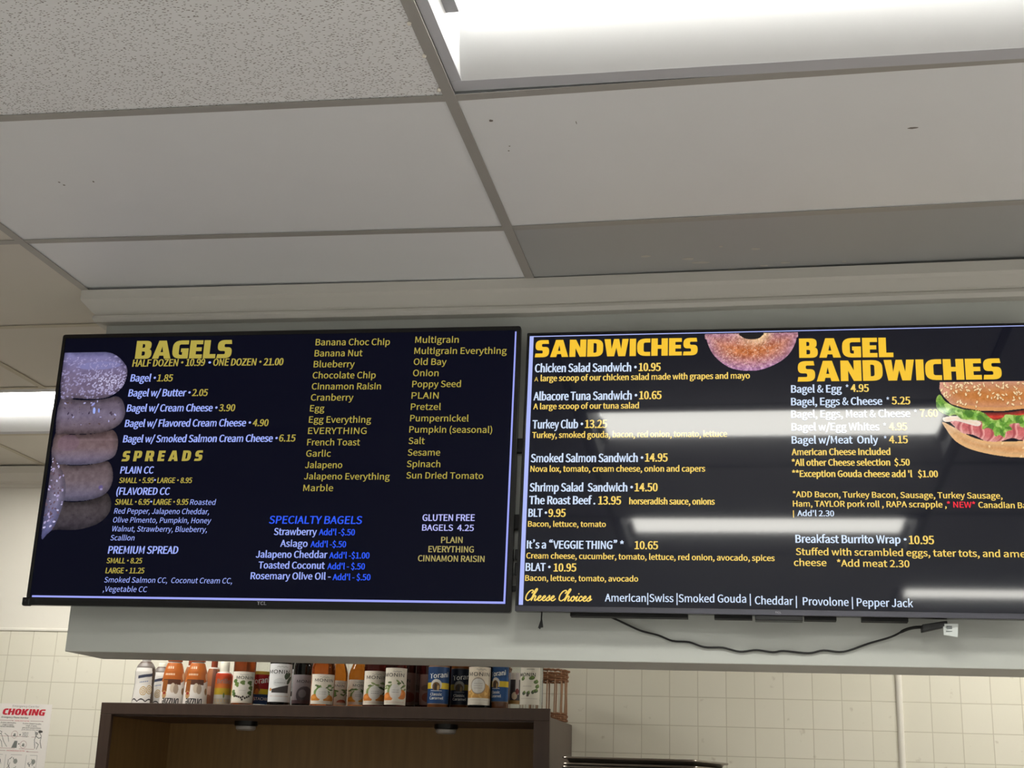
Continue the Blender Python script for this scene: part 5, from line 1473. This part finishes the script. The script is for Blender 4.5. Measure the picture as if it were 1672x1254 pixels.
def art_oat(s, t, rgb):
    rgb[:] = (216, 204, 186)
    n = smooth_noise(s * 30, t * 40, 4, 9)
    m = (t > .18) & (t < .46 + .12 * np.sin(s * 3 + 1) + .06 * n)
    setc(rgb, m, (190, 138, 66), .9); setc(rgb, m & (n > .6), (226, 184, 110), .8)
    setc(rgb, ell(s, t, -.1, .50, .5, .21), (208, 206, 202), .95); setc(rgb, ell(s, t, -.1, .50, .52, .22) & ~ell(s, t, -.1, .50, .46, .19), (120, 104, 90), .6)
    for z in (.56, .5, .44):
        setc(rgb, (abs(t - z) < .012) & (abs(s + .1) < .28) & (np.sin(s * 50) > -.3), (138, 132, 130), .8)
    setc(rgb, t < .17, (222, 214, 202)); setc(rgb, (abs(t - .13) < .010) & (abs(s) < .7) & (np.sin(s * 70) > -.5), (176, 160, 150), .7)
    setc(rgb, (abs(t - .93 - .01 * np.sin(s * 25)) < .010) & (abs(s - .1) < .35), (168, 160, 150), .9)


def art_leafy(s, t, rgb):
    rgb[:] = (212, 206, 192)
    for x, z, a in ((.25, .70, .26), (-.6, .68, .2), (.62, .6, .22), (.74, .48, .2), (.6, .36, .22), (-.05, .3, .16), (-.45, .3, .18), (.35, .33, .14)):
        setc(rgb, ell(s, t, x, z, a, .05, .05), (78, 100, 46) if z > .4 else (58, 70, 46), .95); setc(rgb, ell(s, t, x + .06, z + .03, a * .5, .035), (112, 136, 66), .8)
    setc(rgb, ell(s, t, -.1, .24, .12, .03), (66, 50, 44), .9)
    setc(rgb, (abs(t - .48) < .012) & (abs(s + .2) < .4) & (np.sin(s * 50) > -.3), (160, 150, 140), .8)
    setc(rgb, (abs(t - .16) < .010) & (abs(s) < .8) & (np.sin(s * 70) > -.5), (160, 146, 136), .7)
    setc(rgb, (abs(t - .93) < .010) & (abs(s - .1) < .35), (160, 156, 146), .9)


def art_multi(s, t, rgb):
    rgb[:] = (58, 52, 56)
    setc(rgb, t > .78, (206, 196, 186)); setc(rgb, (s > .1) & (s < .5) & (t > .3), (196, 186, 184)); setc(rgb, (s < -.5), (150, 158, 168)); setc(rgb, ell(s, t, .0, .26, .3, .12), (206, 186, 160)); setc(rgb, ell(s, t, .3, .4, .2, .1), (120, 44, 40)); setc(rgb, (s > .7), (150, 158, 176)); setc(rgb, t < .12, (150, 112, 60))


def art_spread(s, t, rgb):     # white fruit-spread carton with red and yellow print
    rgb[:] = (168, 160, 146)
    k = np.clip((t - .62) / .36, 0, 1)[..., None]
    rgb[t > .62] = (np.array((206, 120, 52)) * (1 - k) + np.array((196, 62, 34)) * k)[t > .62]
    setc(rgb, (t > .46) & (t < .62), (190, 160, 44)); setc(rgb, (t > .36) & (t < .46), (186, 182, 172)); setc(rgb, ell(s, t, .1, .44, .06, .07), (90, 110, 60))
    for z in (.12, .22, .31):
        setc(rgb, (abs(t - z) < .03) & (abs(s) < .75) & (np.sin(s * 24 + z * 30) > -.2), (186, 156, 116), .7)


def art_swirl(s, t, rgb):      # white bottle with gold swirls and dark wave line
    rgb[:] = (226, 222, 218)
    setc(rgb, s > .42 - .3 * np.abs(t - .5), (72, 58, 50)); setc(rgb, t < .10, (104, 84, 80)); setc(rgb, t > .9, (112, 104, 100))
    for x, z in ((-.2, .42), (.22, .45)):
        r_ = np.hypot((s - x) / .25, (t - z) / .10)
        setc(rgb, (r_ < 1) & (np.sin(r_ * 17) > -.1) & (s < .45), (186, 150, 84), .9)
    setc(rgb, (abs(t - .2 - .05 * np.abs(np.sin(s * 6))) < .014) & (s < .5), (50, 44, 46)); setc(rgb, (abs(t - .14 - .02 * s) < .012) & (s < .5), (96, 88, 88))
    for k in range(7):
        setc(rgb, (abs(t - .74 - .06 * s - .02 * np.sin(s * 22 + k)) < .010 + .004 * (k % 2)) & (abs(s + .15) < .5), (58, 62, 84), .8)
    setc(rgb, (abs(t - .62 - .05 * s) < .012) & (abs(s + .2) < .3) & (np.sin(s * 50) > -.3), (92, 110, 160), .8)


def art_drizzle(s, t, rgb):    # orange over white, brown pour and round discs
    rgb[:] = (228, 220, 214)
    setc(rgb, t > .62 + .02 * np.sin(s * 9), (176, 94, 34))
    setc(rgb, (t > .55) & (t < .66) & (s > -.72) & (s < .5), (86, 50, 34))
    setc(rgb, (s > -.75) & (s < -.35) & (t > .36 + .2 * np.abs(s + .55)) & (t < .64), (142, 82, 34)); setc(rgb, ell(s, t, -.5, .34, .16, .08), (186, 146, 100)); setc(rgb, ell(s, t, -.5, .37, .1, .03), (150, 50, 40))
    setc(rgb, ell(s, t, .0, .48, .17, .10), (206, 188, 168)); setc(rgb, ell(s, t, .2, .46, .16, .10), (170, 150, 132)); setc(rgb, ell(s, t, .72, .42, .13, .07), (156, 120, 90)); setc(rgb, ell(s, t, .8, .72, .16, .08), (224, 180, 140))
    setc(rgb, ell(s, t, .45, .05, .3, .06), (188, 160, 120)); setc(rgb, (abs(t - .76) < .02) & (abs(s + .3) < .35) & (np.sin(s * 60) > -.4), (240, 220, 200), .85); setc(rgb, (abs(t - .90) < .025) & (abs(s + .3) < .3) & (np.sin(s * 40) > -.2), (240, 224, 206), .8)


def art_drizzle_b(s, t, rgb):
    rgb[:] = (176, 142, 124)
    setc(rgb, t > .6, (150, 92, 56)); setc(rgb, (s > -.1) & (s < .4), (110, 70, 56)); setc(rgb, ell(s, t, .6, .7, .3, .1), (214, 170, 140)); setc(rgb, ell(s, t, -.3, .3, .3, .12), (120, 74, 50)); setc(rgb, ell(s, t, .5, .3, .25, .1), (206, 176, 160))


# ---- bottle builders (built around the origin, then set down on the cabinet)
GRP = 'bottles on top of the cabinet'


def start(x, y, label, rotx=0.0, cat='bottle'):
    root = empty('syrup_bottle' if cat == 'bottle' else cat.replace(' ', '_'), (x, y, base_z(x)), (0, 0, facing(x, y, rotx)))
    tag(root, label, cat, GRP)
    return root


def glass_bottle(x, y, R, zl0, zl1, zs, body_m, paint, texts, label, half=1.15, rotx=0.0, cap=M_CAPK, H=.30, label_part=True):
    b = base_z(x)
    sh = zs - b; l0 = max(.012, zl0 - b); l1 = zl1 - b
    root = start(x, y, label, rotx)
    R = R * .985
    prof = [(0, .003), (R * .82, 0), (R * .95, .003), (R, .010), (R, sh), (R * .97, sh + .008), (R * .86, sh + .024), (R * .62, sh + .046), (R * .42, sh + .062), (.0145, sh + .08), (.0140, max(H - .03, sh + .1)), (.0155, max(H - .028, sh + .102)), (.0155, max(H - .012, sh + .115)), (0, max(H - .012, sh + .115))]
    lathe_part('bottle_body', prof, body_m, root)
    top = max(H - .012, sh + .115)
    lathe_part('cap', [(0, top + .0004), (.0165, top + .0004), (.0165, top + .020), (.012, top + .024), (.005, top + .05), (0, top + .05)], cap, root, 24)
    if label_part:
        wrap_print('label', root, R, l0, l1, half, paint, texts)
    return root


MON = lambda a=-.72, b=.72, t=.745: [('MONIN', a, b, t, .095, 1, 'R', 0)]
TOR = lambda lower='Classic', lower2='Caramel': [('Torani', -.64, .64, .665, .13, 2, 'RI', .06), (lower, -.55, .22, .225, .07, 2, 'R', 0), (lower2, -.60, .30, .125, .07, 2, 'R', 0)]

glass_bottle(-1.292, 4.70, .041, 1.752, 1.863, 1.904, L_AMBER, art_ivy, MON(-.5, .85, .76), 'amber syrup bottle with ivy-leaf white label, left of the red-banded bottle', rotx=-.1, half=1.2)
glass_bottle(-1.259, 4.79, .0357, 1.754, 1.873, 1.891, L_CLEAR, art_red, [('Torani', -.75, .62, .58, .17, 2, 'RI', .1), ('PISTACHIO', -.72, .66, .12, .09, 2, 'R', 0)], 'bottle with red band over yellow stripe and blue base', cap=M_CAPGOLD, half=1.5)
glass_bottle(-1.146, 4.68, .0416, 1.758, 1.892, 1.910, L_BLACK, art_pod, MON(-.9, .62, .74), 'frontmost black bottle with a tall white label showing a dark pod', half=1.25)
glass_bottle(-1.165, 4.87, .039, 1.758, 1.888, 1.913, L_BLACK, art_pod, MON(), 'black bottle half hidden behind the dark-pod bottle, only a white label edge showing', half=1.3)
glass_bottle(-1.172, 4.97, .0384, 1.763, 1.889, 1.916, L_BLACK, art_pod_shaded, [], 'rearmost black bottle, a thin label edge painted grey as shade between two others', half=1.2)
glass_bottle(-1.101, 4.80, .0389, 1.760, 1.864, 1.895, L_BLACK, art_pod_shaded, MON(-.5, .9, .72), 'black bottle with shade painted into its grey label, left of the orange pineapple-label bottle', half=1.2)
glass_bottle(-.985, 4.68, .0434, 1.754, 1.858, 1.880, L_ORANGE, art_fruit((198, 122, 40)), MON(-.62, .8, .75), 'orange amber bottle with fruit label, right of the black bottles', half=1.15)
glass_bottle(-.962, 4.785, .0361, 1.758, 1.845, 1.866, L_PALE, art_fruit((176, 84, 58), fx=((.2, .1),), oval=False), MON(-.9, .35, .74), 'golden bottle behind the orange amber one, its shoulder narrowing', half=1.3, rotx=.25)
glass_bottle(-.883, 4.78, .037, 1.760, 1.849, 1.864, L_PALE, art_fruit((220, 150, 40)), MON(-.45, .95, .72), 'golden bottle with narrow neck, left of the two dark red bottles', half=1.2)
glass_bottle(-.797, 4.70, .0419, 1.757, 1.875, 1.911, L_RED, art_fruit((206, 120, 44), (120, 140, 72)), MON(-.68, .86, .76), 'left dark red bottle of the front pair with orange fruit labels', half=1.2)
glass_bottle(-.710, 4.66, .0402, 1.757, 1.884, 1.909, L_RED, art_fruit((216, 124, 50), (120, 140, 72), fx=((.5, .28), (-.6, .2))), MON(-.95, .62, .76), 'right dark red bottle of the front pair, its white label higher', half=1.2)
glass_bottle(-.708, 4.79, .0378, 1.764, 1.879, 1.912, L_MAROON, art_shaded, MON(-.9, .3, .70), 'maroon bottle just right of the front dark red pair, its label painted dim for their shade', half=1.45)
glass_bottle(-.687, 4.88, .0371, 1.770, 1.882, 1.915, L_MAROON, art_shaded, [], 'rearmost maroon bottle in the dark gap before the blue labels', half=1.2)
glass_bottle(-.626, 4.80, .0342, 1.767, 1.875, 1.906, L_MAROON, art_shaded, [], 'maroon bottle immediately left of the first blue-label bottle', half=1.1)
glass_bottle(-.560, 4.68, .0377, 1.764, 1.895, 1.910, L_CARAMEL, art_blue(), TOR(), 'leftmost bright blue bottle with yellow band and arch', half=1.5, rotx=.06)
glass_bottle(-.496, 4.76, .0369, 1.767, 1.895, 1.912, L_CARAMEL, art_blue((26, 48, 86), .62), TOR(), 'blue bottle with shade painted into its label, set back between the bright blue and tan labels', half=1.5, rotx=.1)
glass_bottle(-.412, 4.68, .0395, 1.765, 1.895, 1.912, L_BLACK, art_oat, MON(-.8, .72, .76), 'bottle with tan oat-coloured label between two blue-label bottles', half=1.35)
glass_bottle(-.402, 4.82, .0338, 1.774, 1.886, 1.917, L_BLACK, art_pod_shaded, [], 'black bottle behind the tan-label bottle', label_part=False)
glass_bottle(-.341, 4.70, .0307, 1.778, 1.907, 1.918, L_CARAMEL, art_blue((32, 82, 142)), TOR(), 'rightmost blue-label bottle, brown syrup showing under its label', half=1.5, rotx=-.35)
glass_bottle(-.305, 4.785, .0222, 1.778, 1.887, 1.906, L_CLEAR, art_multi, [], 'slim bottle with mixed dark print beside the clear leafy-label bottle', half=1.5, cap=M_CAPG)
glass_bottle(-.227, 4.68, .0411, 1.770, 1.899, 1.912, L_CLEAR, art_leafy, MON(-.95, .55, .74), 'clear glass bottle with leafy white label at the right end of the row', half=1.0, rotx=-.22)
glass_bottle(-.590, 4.90, .034, 1.77, 1.88, 1.916, L_MAROON, art_shaded, [], 'dark bottle behind the leftmost bright blue one, top only', label_part=False)
glass_bottle(-.500, 4.90, .034, 1.77, 1.88, 1.916, L_MAROON, art_shaded, [], 'dark bottle behind the shaded blue one, top only', label_part=False)


def squeeze(x, y, R, H, capr, caph, cap_m, paint, texts, label, shape, body_m, rotx=0.0, half=3.1):
    root = start(x, y, label, rotx)
    zz = np.array([a for a, b in shape]) * H; rr_ = np.array([b for a, b in shape]) * R
    rf = lambda z: np.interp(z, zz, rr_)
    k = np.linspace(0, H, 26)
    prof = [(0, 0)] + [(float(rf(a)), float(a)) for a in k] + [(0, H)]
    lathe_part('bottle_body', prof, body_m, root)
    wrap_print('printed_sleeve', root, rf, .003, H * .97, half, paint, texts)
    lathe_part('cap', [(0, H + .0003), (capr, H + .0003), (capr, H + caph), (capr * .92, H + caph + .002), (0, H + caph + .002)], cap_m, root, 28)
    return root


SH_A = [(0, .96), (.04, 1.0), (.3, .93), (.55, .86), (.8, .90), (.9, .82), (.97, .62), (1, .5)]
SH_B = [(0, .97), (.05, 1.0), (.35, .96), (.62, .90), (.8, .80), (.9, .68), (.97, .58), (1, .52)]
SH_C = [(0, 1), (.9, 1), (.95, .96), (1, .8)]
M_BRN = mat('brown squeeze bottle', (84, 66, 58), .4); M_BOT = mat('white squeeze bottle', (206, 200, 194), .4)
squeeze(-1.678, 4.70, .040, .182, .0165, .014, M_CAPG, art_swirl, [], 'leftmost bottle, white sleeve with gold swirls and grey cap', SH_A, M_BRN, rotx=.25, half=1.5)
squeeze(-1.655, 4.795, .037, .172, .0165, .012, M_CAPW, art_swirl, [], 'gold-swirl bottle standing behind and right of the leftmost one', SH_A, M_BRN, rotx=.0, half=1.5)
DR = [('Drizzle', -.66, .34, .12, .16, 11, 'L', 0)]
squeeze(-1.556, 4.68, .0438, .182, .0265, .045, M_CAPO, art_drizzle, DR, 'left orange and white drizzle bottle standing upside down', SH_B, M_BOT, half=1.45)
squeeze(-1.468, 4.685, .0432, .182, .0265, .045, M_CAPO, art_drizzle, DR, 'right orange and white drizzle bottle standing upside down', SH_B, M_BOT, half=1.45)
squeeze(-1.538, 4.80, .0365, .178, .017, .040, M_CAPB, art_drizzle_b, [], 'brown-capped drizzle bottle peeking between the two orange ones', SH_B, M_BOT, half=1.45)
squeeze(-1.452, 4.80, .0335, .172, .012, .045, M_CAPB, art_drizzle_b, [], 'brown drizzle bottle just left of the white-capped carton', SH_B, M_BOT, half=1.45)
squeeze(-1.384, 4.735, .030, .150, .0175, .036, M_CAPW, art_spread, [('Brillo', -.55, .6, .74, .11, 3, 'R', 0)], 'white-capped bottle with red, orange and yellow print', SH_C, M_BOT, half=1.5)
squeeze(-1.368, 4.835, .028, .150, .0165, .040, M_CAPW, art_spread, [], 'second white-capped bottle, half hidden left of the ivy-label bottle', SH_C, M_BOT, half=1.5)

# ---- wicker basket on the cabinet's right end
M_WICK = mat('brown wicker', (128, 86, 56), .65, noise=(60, .3, 2)); M_WICKL = mat('pale wicker stake', (176, 138, 108), .6, noise=(50, .2, 2))
bx, by, br = -.222, 4.945, .083
bk = empty('wicker_basket', (bx, by, base_z(bx)))
tag(bk, 'open wicker basket with tall stakes at the right end of the cabinet top', 'basket')


def wring(z, r, amp, ph, tr, n=60, turns=9):
    return [((r + amp * math.sin(turns * a + ph)) * math.cos(a), (r + amp * math.sin(turns * a + ph)) * math.sin(a), z + .0012 * math.sin(turns * a * 2 + ph)) for a in [2 * math.pi * k / n for k in range(n + 1)]]


for nm, z0, k in (('bottom_band', .006, 4), ('top_band', .148, 4)):
    b = MB()
    for i in range(k):
        b.tube(wring(z0 + i * .0075, br, .0028, i * math.pi, .0036), .0040, 7)
    b.build(nm, M_WICK, bk)
b = MB(); b.tube(wring(.182, br + .003, .004, 0, .004, turns=14), .0045, 7); b.build('rim_braid', M_WICK, bk)
lathe_part('basket_base', [(0, .001), (br - .004, .001), (br - .004, .006), (0, .006)], M_WICK, bk, 36)
for i in range(18):
    a = 2 * math.pi * i / 18 + .1
    b = MB(); ca, sa = math.cos(a), math.sin(a)
    b.tube([((br + .001 * math.sin(k * 1.3 + i)) * ca, (br + .001 * math.sin(k * 1.3 + i)) * sa, .006 + .174 * k / 6) for k in range(7)], .0027, 7)
    b.build('stake', M_WICKL, bk)

# ---------------------------------------------------------------- sheet pans on a rack
M_PAN = mat('worn aluminium', (150, 142, 132), .28, metal=.9, noise=(30, .25, 4)); M_RACK = mat('rack steel', (130, 130, 132), .35, metal=.9)
PW, PD, PH = .455, .40, .022
PYAW = -.24
pa = Vector((.3545, 4.36))            # front right corner
dx = Vector((math.cos(PYAW), math.sin(PYAW))); dy = Vector((-math.sin(PYAW), math.cos(PYAW)))
pc = pa - dx * PW / 2 + dy * PD / 2
PTOP = 1.5985


def pan(z, jog, label):
    root = empty('sheet_pan', (pc.x + jog[0], pc.y + jog[1], z - PH), (0, 0, PYAW + jog[2]))
    tag(root, label, 'baking tray', 'sheet pans stacked right of the cabinet')
    loops = []
    for inset, zz, rd in ((.0, PH - .004, .022), (-.001, PH, .022), (.005, PH + .001, .02), (.010, PH - .003, .018), (.020, .0012, .016), (.030, .0012, .012)):
        loops.append([(a, b_, zz) for a, b_ in rrect(-PW / 2 + inset, -PD / 2 + inset, PW / 2 - inset, PD / 2 - inset, rd)])
    m = MB(); n = len(loops[0]); vs = [p for lp in loops for p in lp]; fs = []
    for i in range(len(loops) - 1):
        for k in range(n):
            fs.append((i * n + k, i * n + (k + 1) % n, (i + 1) * n + (k + 1) % n, (i + 1) * n + k))
    fs.append(tuple((len(loops) - 1) * n + k for k in range(n)))
    m.add(vs, fs, 0, True)
    o = m.build('tray', M_PAN, root)
    md = o.modifiers.new('thickness', 'SOLIDIFY'); md.thickness = .0011; md.offset = -1
    rim = MB(); rim.tube([(a, b_, PH - .003) for a, b_ in rrect(-PW / 2 + .001, -PD / 2 + .001, PW / 2 - .001, PD / 2 - .001, .022)] + [(-PW / 2 + .001, -PD / 2 + .023, PH - .003)], .0034, 8)
    rim.build('rolled_rim', M_PAN, root)
    return root


pan(PTOP, (0, 0, 0), 'topmost metal sheet pan of the stack right of the cabinet')
pan(PTOP - .0195, (.001, .001, .003), 'second metal sheet pan from the top of the stack')
pan(PTOP - .0290, (-.001, .0, -.002), 'third metal sheet pan from the top of the stack')
pan(PTOP - .0485, (.001, -.001, .002), 'lowest metal sheet pan of the stack')
rk = empty('pan_rack', (pc.x, pc.y, 0), (0, 0, PYAW))
tag(rk, 'steel rack under the stacked sheet pans, below the frame', 'rack')
zt = PTOP - .0485 - PH
MB().box((-.27, -.26, zt - .022), (.27, .24, zt - .002)).build('rack_shelf', M_RACK, rk, bevel=.003)
for sx in (-1, 1):
    for sy in (-1, 1):
        MB().box((sx * .255 - .0125, sy * .23 - .0125 - .01, 0), (sx * .255 + .0125, sy * .23 + .0125 - .01, zt - .022)).build('post', M_RACK, rk)

# ---------------------------------------------------------------- choking poster on the tile wall
PX0, PX1, PZ1, PZ0 = -2.512, -2.2755, 1.7515, 1.405
po = empty('safety_poster', ((PX0 + PX1) / 2, YW - .0015, PZ0))
tag(po, 'white first aid poster headed CHOKING on the tile wall at lower left', 'poster')
PWD, PHT = PX1 - PX0, PZ1 - PZ0


def art_poster(U, V, rgb, mask):
    mask[:] = True
    rgb[:] = (238, 233, 228)
    w, h = PWD * 1000, PHT * 1000
    X, Y = U, h - V          # Y down from the top edge

    def ln(x0, y0, x1, y1, wd, c, a=1.0):
        d = edge_dist([(x0, y0), (x1, y1)], X, Y)
        setc(rgb, d < wd, c, a)
    gy = (92, 96, 92); rd = (150, 90, 92); pk = (214, 190, 192)
    setc(rgb, (X > w - 86) & (X < w - 30) & (Y > 48) & (Y < 60), (238, 226, 226))
    for a, b in ((8, 74), (150, 206)):
        ln(a, 67, b, 67.6, .7, rd)
    for row, y in enumerate((128, 170)):
        ln(20, y if row == 0 else 176, w - 55, y + 1.5 if row == 0 else 177, .6, rd, .8)
    ln(0, 184, 56, 185, .8, rd); ln(150, 187, w - 36, 188, .8, rd)
    # sketched figures: leaning person, two help signs, helper standing behind
    for pts in ([(12, 112), (30, 122), (44, 150), (60, 170)], [(6, 150), (22, 138), (34, 150), (40, 172)], [(18, 108), (30, 112), (28, 122)], [(44, 118), (60, 128), (66, 150)], [(10, 172), (18, 158)]):
        for a, b in zip(pts[:-1], pts[1:]):
            ln(*a, *b, 1.0, gy)
    for cx, cy in ((88, 122), (132, 160)):
        d = np.hypot(X - cx, Y - cy); setc(rgb, abs(d - 14) < .7, (170, 130, 130)); setc(rgb, d < 5, gy, .7); ln(cx - 6, cy + 5, cx + 6, cy + 6, 1.4, gy)
    setc(rgb, (X > 72) & (X < 104) & (Y > 146) & (Y < 174) & (X + Y * .4 > 150), (120, 124, 120)); setc(rgb, ell(X, Y, 112, 122, 3, 3) | ell(X, Y, 112, 158, 3, 3), gy)
    for y in (114, 119, 124, 129):
        setc(rgb, (abs(Y - y) < 1.3) & (X > 122) & (X < 148) & (np.sin(X * 2.1 + y) > -.4), gy)
    for pts in ([(176, 108), (186, 118), (178, 140), (184, 174)], [(196, 112), (206, 124), (204, 148), (212, 172)], [(180, 124), (196, 134), (206, 130)], [(186, 150), (198, 158), (192, 176)]):
        for a, b in zip(pts[:-1], pts[1:]):
            ln(*a, *b, 1.3, gy)
    setc(rgb, ell(X, Y, 200, 108, 10, 5), (80, 78, 76)); setc(rgb, ell(X, Y, 184, 116, 7, 6), (150, 148, 144))
    # second row
    for bx0, bx1 in ((0, 48), (62, 132), (152, 200)):
        for a, b, c, d in ((bx0, 200, bx1, 201), (bx1, 201, bx1, 262), (bx0, 262, bx1, 262), (bx0, 200, bx0, 262)):
            ln(a, b, c, d, .5, (150, 148, 146))
    g = np.random.default_rng(3)
    for bx0, bx1 in ((0, 46), (64, 130), (154, 198)):
        for k in range(9):
            x, y = g.uniform(bx0 + 4, bx1 - 4), g.uniform(206, 252)
            x2, y2 = x + g.uniform(-14, 14), y + g.uniform(4, 22)
            ln(x, y, min(max(x2, bx0), bx1), min(y2, 260), g.uniform(.7, 1.6), gy, .8)
        setc(rgb, ell(X, Y, (bx0 + bx1) / 2 + 10, 226, 9, 10), (128, 132, 126), .8)
    for bx0, bx1 in ((0, 44), (66, 132), (152, 194)):
        setc(rgb, (X > bx0) & (X < bx1) & (Y > 272) & (Y < 340), (196, 190, 192)); setc(rgb, ell(X, Y, (bx0 + bx1) / 2, 300, 16, 12), (120, 124, 120), .8)


U, V = np.meshgrid(np.arange(0, PWD * 1000 + .1, PWD * 1000 / 180), np.arange(0, PHT * 1000 + .1, PHT * 1000 / 264))
rgb = np.zeros(U.shape + (3,)); mk = np.zeros(U.shape, bool)
art_poster(U, V, rgb, mk)
MB().box((-PWD / 2, -.0005, 0), (PWD / 2, .0008, PHT)).build('poster_sheet', mat('poster paper edge', (226, 220, 212), .5), po)
vs = []; fs = []; mi = []
h = PHT * 1000; w_ = PWD * 1000
M_RED = mat('poster red ink', (200, 40, 60), .5)
for (body, x0, x1, y, cap, sty, ink) in (('Emergency Care for', 62, 180, 13, 7.5, 'I', 2), ('CHOKING', 20, 207, 45, 25, 'H', 1), ('Emergency Phone Number', 20, 140, 57.5, 6.5, 'R', 0), ('CONSCIOUS VICTIM', 80, 144, 69.5, 4.2, 'R', 1),
                                         ('If victim CAN breathe,', 20, 88, 78, 4.6, 'R', 0), ('cough, or speak,', 28, 78, 86, 4.6, 'R', 0), ('DO NOT INTERFERE.', 20, 84, 93.5, 4.6, 'R', 0),
                                         ('If victim CANNOT breathe,', 118, 200, 80, 4.6, 'R', 0), ('cough, or speak,', 132, 182, 88, 4.6, 'R', 0), ('give quick upward thrusts', 118, 200, 96, 4.6, 'R', 0), ('just above the navel', 116, 200, 103.5, 4.6, 'R', 0), ('UNCONSCIOUS VICTIM', 62, 142, 187, 4.4, 'R', 1)):
    if sty == 'H':
        v, f = heavy_run(body, .07)
        v = v.astype(float); v = np.stack([x0 + (v[:, 0] - v[:, 0].min()) / (v[:, 0].max() - v[:, 0].min()) * (x1 - x0) + .18 * v[:, 1] * cap, (h - y) + v[:, 1] * cap], -1)
    else:
        v, f = place_run(body, (x0, h - y), (x1, h - y - (x1 - x0) * .006), cap, sty)
    n = len(vs); vs += [(a / 1000 - PWD / 2, -.0013, b / 1000) for a, b in v]; fs += [tuple(i + n for i in q) for q in f]; mi += [ink] * len(f)
grid_mesh('poster_print', U, V, np.stack([U / 1000 - PWD / 2, np.full(U.shape, -.0009), V / 1000], -1), rgb, mk, M_PRINT, po, (vs, fs, [M_PRINT, M_INK, M_RED, M_INKG], [i + 1 for i in mi]))
